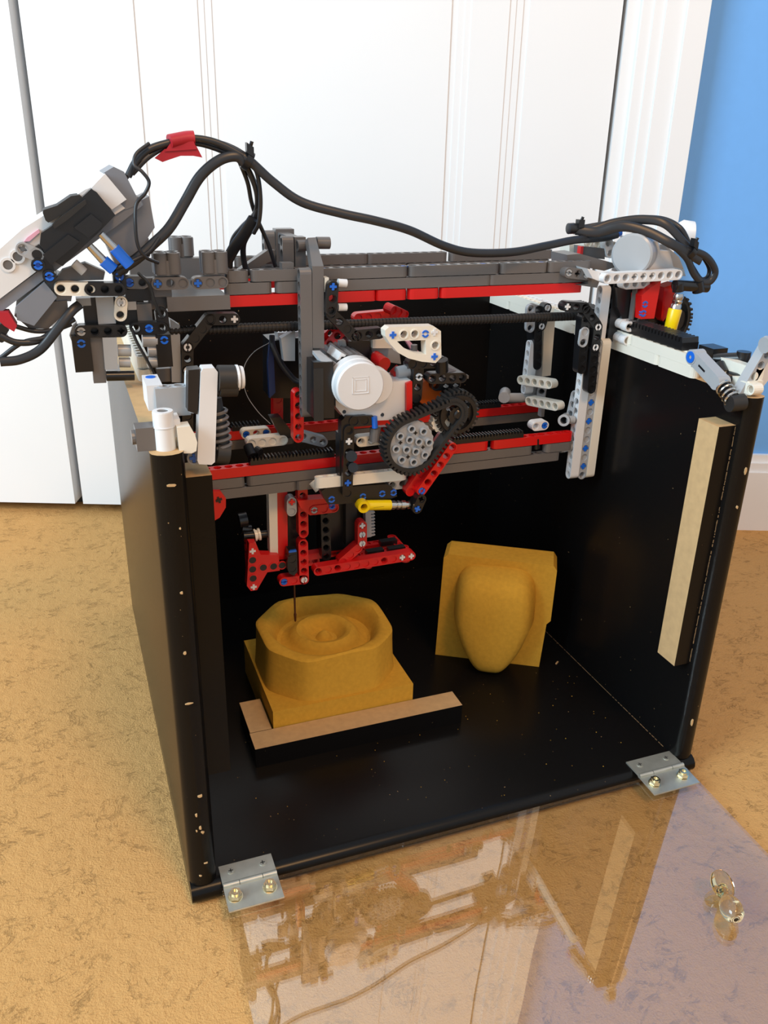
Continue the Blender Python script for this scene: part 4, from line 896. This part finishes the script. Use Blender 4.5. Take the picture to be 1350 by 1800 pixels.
MB().prism([(11.15,17.83),(11.85,17.72),(11.86,15.83),(11.57,15.52),(11.15,15.79)], 15.7, 16.6).obj('chuck', 'black', Tn)
LA(Tn, 'black', (11.44,15.65,16.95), (11.43,15.65,16.29), 2)
MB().box((11.18,15.65,17.65), V3((11.79,15.65,17.81))+V3((0,.2,0))).obj('chuck_label', 'blue', Tn)
MB().prism([(11.78,22.66),(12.52,22.58),(12.41,16.69),(11.54,16.56)], 17.6, 18.6).obj('shaft_case', 'black', Tn)
rod(Tn, (7.98,17.6,18.73), (9.92,17.6,18.65), .3, 'black', 'axle'); MB().lathe((8.85,17.6,18.66), (1, 0, 0.1), [(0, .5), (.15, .5), (.16, .4), (.3, .4), (.31, .5), (.48, .5)], 16).obj('bushing', 'tan', Tn, smooth=True)
MB().cyl((7.85,18.5,19.71), (8.5,18.5,19.77), .6, n=18).cyl((8.0,18.5,18.93), (8.73,18.5,18.73), .45, n=14).obj('coupling', 'black', Tn, smooth=True)
nA = V3((12.49,19.2,12.83)); nB = V3((12.5, 19.2, 8.75)); nA.x = 12.7; nA.y = 18.6
nA = V3(((12.26,18.5,13.23)[0], 18.5, (12.26,18.5,13.23)[2])); nB = V3((12.29,18.5,9.49))
MB().lathe(nA+V3((0, 0, .9)), nB-nA, [(0, .1), (nA.z+.9-nB.z-.9, .085), (nA.z+.9-nB.z-.75, .13), (nA.z+.9-nB.z-.1, .09), (nA.z+.9-nB.z, .02)], 10).obj('drill_bit', 'brown', Tn, smooth=True, label='thin brown drill bit')

# ================= LEFT BATTERY BOX AND SWITCH =================
Bx = thing('battery_box', 'tilted white and grey battery box with a black switch beside the arch of cables', 'battery box', (-6, 13.5, 36))
yb0 = 13.2
MB().prism([(-7.34,39.57),(-7.13,40.94),(-5.03,42.62),(-1.27,44.8),(-0.4,45.09),(0.91,43.74),(0.03,43.22),(-4.74,40.06),(-7.55,38.14)], yb0, yb0+3.6).obj('upper_shell', 'white', Bx)
MB().prism([(-0.94,44.9),(-0.08,45.7),(1.02,44.26),(0.11,43.68)], yb0-.3, yb0+3.4).obj('shell_corner', 'white', Bx)
MB().prism([(-0.13,45.72),(0.49,46.07),(1.05,45.8),(1.65,44.42),(1.71,43.93),(0.63,43.54),(0.43,44.19)], yb0+.1, yb0+4).obj('end_cap', 'midgray', Bx)
MB().prism([(-7.56,38.12),(-4.75,39.97),(0.23,43.47),(1.76,44.41),(2.02,43.92),(0.57,42.87),(-3.61,40.08),(-4.86,39.2),(-7.69,37.27)], yb0+.15, yb0+4).obj('grey_band', 'midgray', Bx)
MB().prism([(-0.65,42.41),(0.6,43.5),(2.45,44.39),(2.64,42.55),(1.58,41.19),(0.11,40.19)], yb0+.6, yb0+4.5).obj('lower_block', 'midgray', Bx)
MB().prism([(-6.04,38.13),(-4.23,39.53),(-3.62,38.62),(-5.16,36.95),(-6.08,37.34)], yb0-.2, yb0+3.2).obj('lower_block', 'midgray', Bx)
MB().prism([(-6.23,37.48),(-5.71,38.15),(-3.06,38.29),(-3.06,37.69),(-4.37,36.59),(-5.46,36.64)], yb0+.5, yb0+3.5).obj('lower_block', 'gray', Bx)
MB().prism([(-4.28,39.64),(-3.47,39.79),(-2.54,39.24),(-2.83,38.21),(-3.67,38.24)], yb0+.6, yb0+3.5).obj('lower_block', 'midgray', Bx)
for p_ in [(-6.13,13.1,40.58),(-5.53,13.1,41.05)]: MB().ring(p_, V3(p_)+V3((0, .2, 0)), .42, .28, 18).cyl(V3(p_)+V3((0, .05, 0)), V3(p_)+V3((0, .15, 0)), .28, n=16, i=1).obj('hole_rim', ['white', 'gray'], Bx)
MB().prism([(-5.07,41.89),(-4.84,42.14),(-4.16,42.59),(-4.11,42.42),(-4.75,41.92)], yb0-.15, yb0+1).obj('orange_label', 'pink', Bx)
MB().prism([(-4.05,42.43),(-3.44,42.8),(-0.98,44.88),(-0.68,44.69),(0.25,43.41),(-0.94,42.32),(-1.65,41.74),(-3.09,40.52),(-3.74,40.97),(-4.2,41.79)], 12.4, 13.3).obj('switch_base', 'black', Bx)
MB().prism([(-2.19,42.76),(-1.15,43.52),(-0.57,43.0),(-0.66,42.75),(-1.43,42.17)], 11.9, 12.5).obj('switch_motor', 'black', Bx)
MB().prism([(-4.11,41.25),(-2.55,42.38),(-1.97,41.96),(-3.72,40.66)], 12.0, 12.5).obj('switch_block', 'black', Bx)
MB().prism([(-3.37,42.91),(-2.81,43.38),(-1.37,44.32),(-1.34,44.07),(-2.45,43.22),(-3.27,42.69)], 12.1, 12.5).obj('switch_rib', 'rubber', Bx)
MB().prism([(-3.81,43.54),(-3.76,43.7),(-2.99,43.94),(-2.14,44.47),(-1.66,44.54),(-1.37,44.26),(-2.73,43.44),(-3.57,43.0),(-3.71,43.13)], 12.5, 14.4).obj('rocker', 'rubber', Bx, label='black rocker switch')
for (a, b, c_, d_) in (((157,432),(177,454),(186,461),(198,474)), ((178,412),(198,434),(204,440),(228,465))):
    pass
for A_, B_ in (((-1.44,12.2,41.7), (-0.72,12.2,40.82)), ((-0.72,12.1,42.38), (0.04,12.1,41.48))):
    MB().cyl(A_, B_, .22, .26, 12).obj('terminal', 'steel', Bx, smooth=True)
for A_, B_ in (((-0.72,12.2,40.82), (-0.18,12.2,40.28)), ((-0.02,12.1,41.55), (0.78,12.1,40.53))):
    MB().cyl(A_, B_, .36, .36, 14).obj('terminal_sleeve', 'blue', Bx, smooth=True)
LA(Bx, 'lgray', (-5.03,12.7,41.45), (-4.58,12.7,41.24), 2, pat='xo'); MB().prism([(-4.81,41.44),(-4.26,41.76),(-3.7,40.7),(-3.58,40.1),(-3.99,39.91)], 12.7, 13.4).obj('side_plate', 'black', Bx)
for p_, a in (((-4.45,12.55,40.6), 0), ((-3.9,12.55,39.93), 0)):
    LA(Bx, 'black', p_, p_, 1, pins='b')
MB().prism([(-3.68,39.47),(-3.11,40.13),(-1.73,40.54),(-0.62,39.96),(-0.77,39.48)], 13.6, 14.4).obj('under_plate', 'gray', Bx)
rod(Bx, (-2.41,12.9,40.64), (-1.88,12.9,40.09), .28, 'lgray', 'axle')
MB().prism([(-7.11,37.89),(-6.48,37.86),(-6.12,37.02),(-6.33,36.68),(-6.82,37.05),(-7.17,37.48)], 12.8, 14).obj('red_plug', 'tape', Bx)
MB().prism([(-7.47,36.98),(-6.93,37.2),(-6.6,36.77),(-6.85,36.43),(-6.75,36.22),(-7.1,36.03),(-7.58,36.19)], 12.9, 14).obj('black_plug', 'black', Bx)

# ================= CORNER LATCHES =================
Lf = thing('corner_latch', 'grey and white beam latch with a spring on the left front corner of the box', 'latch', (3.0, 3, H_))
def rbeam(par, pts, y0, y1, color, name): return MB().prism(pts, y0, y1).obj(name, color, par)
rbeam(Lf, [(3.05,36.36),(3.18,36.57),(3.79,36.56),(3.95,36.33),(3.51,31.27),(3.31,31.12),(2.63,31.23),(2.55,31.44)], 1.2, 2.1, 'white', 'upright_beam')
rbeam(Lf, [(2.43,36.5),(3.03,36.52),(2.75,34.04),(2.25,34.27)], 1.35, 2.2, 'black', 'upright_back')
LA(Lf, 'white', (2.83,2.3,35.89), (2.69,2.3,34.17), 3, name='inner_beam', pat='s')
cb = MB(); zz = (1.56,2.4,35.32)[2]; xa = (0.73,2.4,35.13)[0]; xb = (2.54,2.4,34.99)[0]
cb.box((xa, 2.4, zz-1.6), (xb, 3.2, zz)); cbo = cb.obj('cross_beam', 'lgray', Lf)
for k in range(3): MB().ring((xa+.5+k*.8, 2.8, zz-.02), (xa+.5+k*.8, 2.8, zz+.04), .34, .24, 16).cyl((xa+.5+k*.8, 2.8, zz-.02), (xa+.5+k*.8, 2.8, zz+.01), .24, n=12, i=1).obj('hole_rim', ['lgray', 'gray'], cbo)
MB().box((xa-.4, 2.8, zz-1.3), (xa+.45, 5.2, zz+.1)).obj('side_beam', 'white', Lf)
MB().cyl((xa+.02, 4.6, zz+.1), (xa+.02, 4.6, zz+.14), .28, n=14).obj('pin', 'blue', Lf)
MB().box((xa+.25, 1.2, zz-2.4), (xa+1.05, 2.9, zz-1.4)).obj('side_beam', 'white', Lf)
p0 = V3((0.92,0.75,33.32)); zt_ = (1.01,0.75,34.38)[2]
MB().cyl((p0.x, 1.3, H_), (p0.x, 1.3, zt_), .56, n=22).cyl((p0.x, 1.3, H_+1.25), (p0.x, 1.3, H_+1.3), .6, n=22).obj('pin_joint', 'white', Lf, smooth=True)
MB().ring((p0.x, 1.3, zt_-.02), (p0.x, 1.3, zt_+.05), .54, .3, 20).cyl((p0.x, 1.3, zt_-.02), (p0.x, 1.3, zt_+.01), .3, n=14, i=1).obj('pin_top', ['white', 'gray'], Lf)
MB().box((p0.x-1.5, 1.1, H_+.02), (p0.x-.5, 2.2, H_+1.3)).cyl((p0.x-1.5, 1.6, H_+.7), (p0.x-1.7, 1.6, H_+.7), .4, n=16).obj('end_joint', 'gray', Lf)
rbeam(Lf, [(1.53,33.6),(2.22,33.63),(2.46,33.09),(2.55,32.67),(2.46,32.19),(2.21,32.08),(1.57,32.15)], .7, 1.6, 'tan', 'end_joint')
MB().cyl((3.98,1.5,35.91), (4.88,1.5,35.85), .72, n=20).cyl((4.04,1.6,35.54), (5.0,1.6,35.47), .66, n=20).obj('rubber_joint', 'rubber', Lf, smooth=True)
MB().lathe((4.85,1.5,35.88), (1, 0, 0), [(0, .45), (.12, .7), (.24, .7), (.26, .45), (.32, .45), (.34, .64), (.5, .6)], 20).obj('bush', 'white', Lf, smooth=True)
def spring(par, A, B, r, turns, wire=.1, color='steel'):
    A = V3(A); B = V3(B); d = (B-A).normalized(); u = d.orthogonal().normalized(); v = d.cross(u); n = turns*14
    P = [A + (B-A)*k/n + (u*math.cos(2*math.pi*k/14) + v*math.sin(2*math.pi*k/14))*r for k in range(n+1)]
    return MB().tube(P, wire, n=6, sub=1).obj('spring', color, par, smooth=True)
rod(Lf, (3.88,2.4,34.57), (4.13,2.0,31.68), .4, 'rubber', 'damper_core'); spring(Lf, (3.97,2.3,34.1), (4.1,2.0,31.85), .5, 6, color='gray')
MB().cyl((3.72,1.9,31.58), (4.42,1.9,31.44), .62, n=18).obj('damper_foot', 'rubber', Lf, smooth=True)
LA(Lf, 'lgray', (2.51,2.2,31.27), (2.51,2.2,31.23), 1, pat='x', pins='B')
Rt = thing('corner_latch', 'grey spring damper and beam latch on the right front corner of the box', 'latch', (39.0, 3.5, H_))
q0 = V3((39.1,5.37,34.05)); q1 = V3((39.0,2.44,32.92)); q2 = V3((38.9,0.73,32.01)); dq = (q1-q0)
MB().obox((q0+q1)/2, dq.normalized(), V3((1, 0, 0)), dq.normalized().cross(V3((1, 0, 0))), dq.length/2, .45, .5).cyl(q0+V3((-.5, 0, 0)), q0+V3((.5, 0, 0)), .55, n=18).cyl(q1+V3((-.5, 0, 0)), q1+V3((.5, 0, 0)), .5, n=18).obj('damper_arm', 'lgray', Rt, smooth=True)
MB().ring(q0+V3((-.56, 0, 0)), q0+V3((-.4, 0, 0)), .42, .14, 18).obj('blue_pin', 'blue', Rt)
MB().obox((q0*.55+q1*.45)+V3((-.46, 0, 0)), dq.normalized(), V3((1, 0, 0)), dq.normalized().cross(V3((1, 0, 0))), .4, .02, .07).obj('slot', 'black', Rt)
rod(Rt, q1, q2, .34, 'black', 'damper_core'); spring(Rt, q1+(q2-q1)*.1, q2-(q2-q1)*.1, .52, 4, .09)
MB().cyl((39.9,2.97,33.13), (40.6,2.58,32.93), .45, n=16).obj('joint', 'black', Rt, smooth=True)
MB().cyl(q2+V3((-.4, 0, -.1)), q2+V3((.7, -.1, -.05)), .58, n=20).obj('damper_foot', 'rubber', Rt, smooth=True)
LA(Rt, 'lgray', (39.97,1.0,32.42), (41.52,1.0,35.49), 6, pat='o', name='latch_beam')
MB().prism([(40.22,31.15),(40.62,31.93),(43.15,36.04),(43.65,34.22),(41.38,31.3),(41.05,30.99)], 1.82, 2.6).obj('latch_plate', 'white', Rt)
e0 = V3((40.6,5.21,33.78)); e1 = V3((41.8,3.69,34.14))
MB().box((40.5,5.31,33.43), V3((40.5,5.31,33.43))+V3((1.3, 1.6, 1.1))).obj('elbow', 'black', Rt)
MB().cyl(e0, e1, .45, n=16).cyl(e1+V3((0, 0, -.6)), e1+V3((0, 0, .5)), .5, n=16).obj('elbow', 'black', Rt, smooth=True)
MB().cyl((40.3,4.4,33.66), (40.3,3.79,33.14), .45, n=14).obj('bushing', 'black', Rt, smooth=True)
MB().box((40.0, .8, H_+.02), (41.2, 4.6, H_+1.0)).obj('rear_beam', 'tan', Rt)
MB().box((40.6, 1.0, H_+1.0), (41.3, 6.0, H_+1.8)).obj('rear_beam', 'tan', Rt)
LA(Rt, 'tan', (39.9,1.53,32.85), V3((39.9,1.53,32.85))+V3((0, -1.2, 0)), 2, hole=(1, 0, 0))
MB().cyl((40.72,0.9,35.75), (41.53,0.9,35.82), .55, n=18).obj('bush', 'lgray', Rt, smooth=True)

# ================= CABLES =================
def cable(label, pts, r, ry=None, group=None, name='cable', color='cable'):
    return MB().tube(pts, r*.9, (ry or r)*.72, n=12, face=(.1, 1, -.25)).obj(name, color, None, smooth=True, label=label, cat='cable', group=group)
cable('wide black ribbon cable arching over the bridge to the right motor', [(5.73,15.0,47.57),(7.41,14.5,47.28),(8.72,14.0,46.58),(10.29,13.8,45.25),(12.07,13.5,44.07),(14.7,13.2,43.37),(17.05,13.0,42.9),(19.55,13.0,42.26),(22.25,13.2,41.18),(24.65,13.5,40.63),(28.15,14.0,40.54),(31.57,15.0,40.82),(34.66,16.0,41.08),(37.93,17.0,41.1),(39.59,17.5,41.29)], .22, .42)
cable('broad black cable sweeping down from the cable tie to the battery box', [(8.6,14.0,46.31),(8.0,14.0,46.74),(6.92,14.0,46.49),(5.69,14.0,45.55),(4.61,13.8,44.05),(3.5,13.4,42.57),(2.35,13.2,41.59),(1.29,13.0,40.78),(0.03,13.0,40.03)], .2, .46)
cable('black cable loop dropping from the tie behind the grey studs', [(8.62,14.4,46.4),(9.07,14.6,45.55),(9.48,15.0,44.32),(9.51,16.0,43.18),(8.88,17.5,42.14),(8.36,18.5,41.11),(8.34,19.5,39.23)], .2, .24)
cable('black cable bending into the carriage, left of the grey brackets', [(8.77,14.8,46.22),(9.36,15.0,45.02),(9.66,15.4,43.77),(9.35,16.5,42.23),(8.95,17.5,41.01),(9.08,18.0,39.6),(9.46,18.0,38.93)], .2, .28)
cable('flat black cable end running down behind the front rail', [(9.33,15.6,42.86),(8.86,16.5,41.87),(8.31,17.5,40.83),(7.74,18.2,39.61)], .18, .55)
cable('thin black cable falling straight to the slanted grey axle', [(8.3,14.6,46.49),(8.92,15.2,45.18),(9.26,15.8,43.92),(9.74,16.4,42.79),(10.53,17.0,41.23),(11.15,17.4,39.51)], .18, .2)
cable('thin black cable on the outer side of the hanging bundle', [(8.87,14.2,46.41),(9.4,14.4,45.73),(9.61,14.6,44.17),(9.54,15.0,42.72),(9.29,15.6,41.95)], .16, .2)
cable('upper black cable of the arch under the red tape', [(1.27,13.4,45.54),(1.87,13.6,46.43),(2.68,13.8,47.07),(4.02,14.0,47.48),(5.44,14.2,47.73),(7.01,14.2,47.47),(8.73,14.0,46.65)], .17, .3)
cable('lower black cable of the arch under the red tape', [(1.53,13.6,45.69),(2.65,13.9,46.66),(4.06,14.4,47.31),(5.66,14.6,47.44),(7.22,14.5,47.04),(8.74,14.3,46.37)], .17, .24)
cable('black cable looping from the arch to the end of the battery box', [(2.66,13.4,47.39),(1.84,13.0,46.82),(1.64,12.8,46.2),(2.04,12.6,45.83),(2.38,12.5,45.27),(2.09,12.5,44.63),(1.53,12.4,44.05),(1.35,12.2,43.03),(1.37,12.2,41.72),(1.79,12.4,40.95),(2.58,13.0,40.51)], .13, .15)
cable('thin black cable from the blue terminals along the left bracket', [(-0.0,12.2,40.34),(0.69,12.1,40.67),(1.22,12.2,40.88),(2.05,12.6,41.26),(2.8,13.2,41.99)], .13, .16)
cable('grey lead leaving the end cap of the battery box', [(1.21,14.0,45.45),(1.57,13.8,45.85),(2.08,13.8,46.33),(2.66,13.9,46.75)], .18, .2, color='gray')
cable('outer flat black cable curving under the battery box', [(-7.36,12.5,34.96),(-6.22,12.5,35.03),(-5.01,12.6,35.54),(-3.88,12.8,36.67),(-2.91,13.2,37.67),(-2.35,13.6,38.03)], .15, .4)
cable('inner black cable curving under the battery box', [(-7.15,12.8,36.49),(-6.25,12.8,36.02),(-4.95,13.0,36.05),(-3.69,13.2,36.76),(-2.79,13.6,37.17)], .15, .28)
cable('upper thin black cable running into the grey block', [(-6.38,13.2,36.99),(-5.21,13.4,36.55),(-4.05,13.4,36.56),(-3.0,13.8,36.79)], .13, .2)
cable('narrow black cable slanting across the lower left bundle', [(-7.36,12.9,35.08),(-5.94,12.9,35.98),(-4.25,13.0,36.3),(-3.13,13.4,37.22)], .12, .2)
cable('black cable hanging inside the machine behind the grey slide beam', [(10.89,18.0,34.47),(10.85,17.6,33.72),(11.41,17.4,32.45),(12.21,17.2,31.36),(12.68,17.0,31.08)], .2, .3)
cable('thin grey wire arcing from the electronics to the lower rail', [(10.87,18.0,34.05),(9.44,18.0,33.29),(8.62,17.8,32.11),(8.68,17.6,30.43),(9.44,17.4,29.02),(10.36,17.2,27.97)], .035, .035, color='lgray')
for lb, pts, r, ry in (('upper ribbon of the looped cable bundle on the right motor', [(35.18,17.0,41.91),(36.44,16.5,41.77),(38.13,16.0,42.31),(40.02,15.0,42.64),(41.45,14.0,42.37),(43.0,13.2,40.9),(44.15,13.0,39.82)], .16, .5),
    ('lower ribbon of the looped cable bundle on the right motor', [(35.18,16.8,41.76),(36.66,16.0,41.65),(38.25,15.0,42.15),(39.96,14.0,41.8),(41.47,13.0,41.03),(43.37,12.8,40.17),(44.4,12.8,39.71)], .16, .55),
    ('far ribbon of the looped cable bundle on the right motor', [(35.55,17.4,41.78),(37.77,17.0,42.14),(40.21,16.0,42.64),(41.89,15.0,42.66),(42.85,14.0,42.1),(43.56,13.6,41.06),(44.11,13.2,40.02)], .16, .3),
    ('outer cable end loop hanging at the far right', [(42.82,12.9,40.6),(44.77,12.8,40.05),(45.96,12.8,38.93),(45.74,12.8,38.14),(44.92,12.8,38.03),(43.95,12.8,38.68),(43.05,12.8,39.87),(42.0,12.9,40.7)], .2, .42),
    ('inner cable end loop hanging at the far right', [(43.46,13.5,40.6),(44.9,13.5,40.05),(45.9,13.5,39.06),(45.94,13.5,38.34),(45.29,13.5,38.18),(44.32,13.5,39.1),(43.48,13.5,40.0)], .18, .24)):
    cable(lb, pts, r, ry)
def tie(label, c, ax, r):
    t = thing('cable_tie', label, 'cable tie', c); c = V3(c); ax = V3(ax).normalized()
    MB().ring(c-ax*.2, c+ax*.2, r, r-.12, 20).obj('strap', 'black', t, smooth=True)
    u = V3((0, -.3, 1)); MB().obox(c+V3((.1, -.3, r)), ax, V3((0, 1, 0)), V3((0, 0, 1)), .26, .26, .3).obj('head', 'black', t)
    MB().cyl(c+V3((.1, -.3, r)), c+V3((.25, -.4, r+.5)), .12, n=8).obj('tail', 'black', t)
tie('black cable tie on the arch of cables above the bridge', (8.76,14.2,46.51), (.8, 0, -.5), .62)
tie('black cable tie holding the cable loop at the far right', (43.33,13.0,40.36), (.8, 0, -.6), .62)
tie('black cable tie at the left end of the right cable bundle', (35.35,17.0,41.82), (1, 0, 0), .42)
MB().lathe((34.51,16.9,41.84), (1, 0, .05), [(0, .3), (.05, .42), (.5, .42), (.9, .3)], 16).obj('cable_plug', 'cable', None, smooth=True, label='small round black plug at the left end of the right cable bundle', cat='plug')
tp = MB(); P = [(3.95,14.0,47.51),(4.45,14.1,47.61),(5.03,14.2,47.72),(5.48,14.2,47.75)]; tp.tube(P, .52, .42, n=14, up=(0, 0, 1), sub=4)
F_ = [(2.97,46.57),(3.62,47.09),(5.0,47.24),(5.53,47.32),(5.87,46.64),(5.32,46.73),(4.55,46.72),(3.92,46.52),(3.43,46.35)]
tp.prism(F_, 13.85, 13.93); tp.prism([(3.96,47.41),(5.37,47.57),(5.55,47.12),(3.61,46.96)], 13.75, 13.85)
tp.obj('red_tape', 'tape', None, smooth=True, label='flag of red tape wrapped round the arch of black cables', cat='tape')
# bits of debris on the floor of the box
random.seed(5)
db = MB(); 
for k in range(70):
    x = random.uniform(5, 38); y = random.uniform(1, 14); s_ = random.uniform(.02, .06); db.box((x, y, T_), (x+s_, y+s_, T_+s_*.6))
db.obj('foam_crumbs', 'foam', None, center=False, label='tiny yellow foam crumbs scattered on the black box floor', cat='crumbs', kind='stuff')
MB().obox((37.66,15.82,1.62), V3((.8, .6, 0)), V3((-.6, .8, 0)), V3((0, 0, 1)), .25, .07, .04).obj('wood_splinter', 'rawwood', None, label='small pale splinter on the box floor right of the foam slab', cat='splinter')
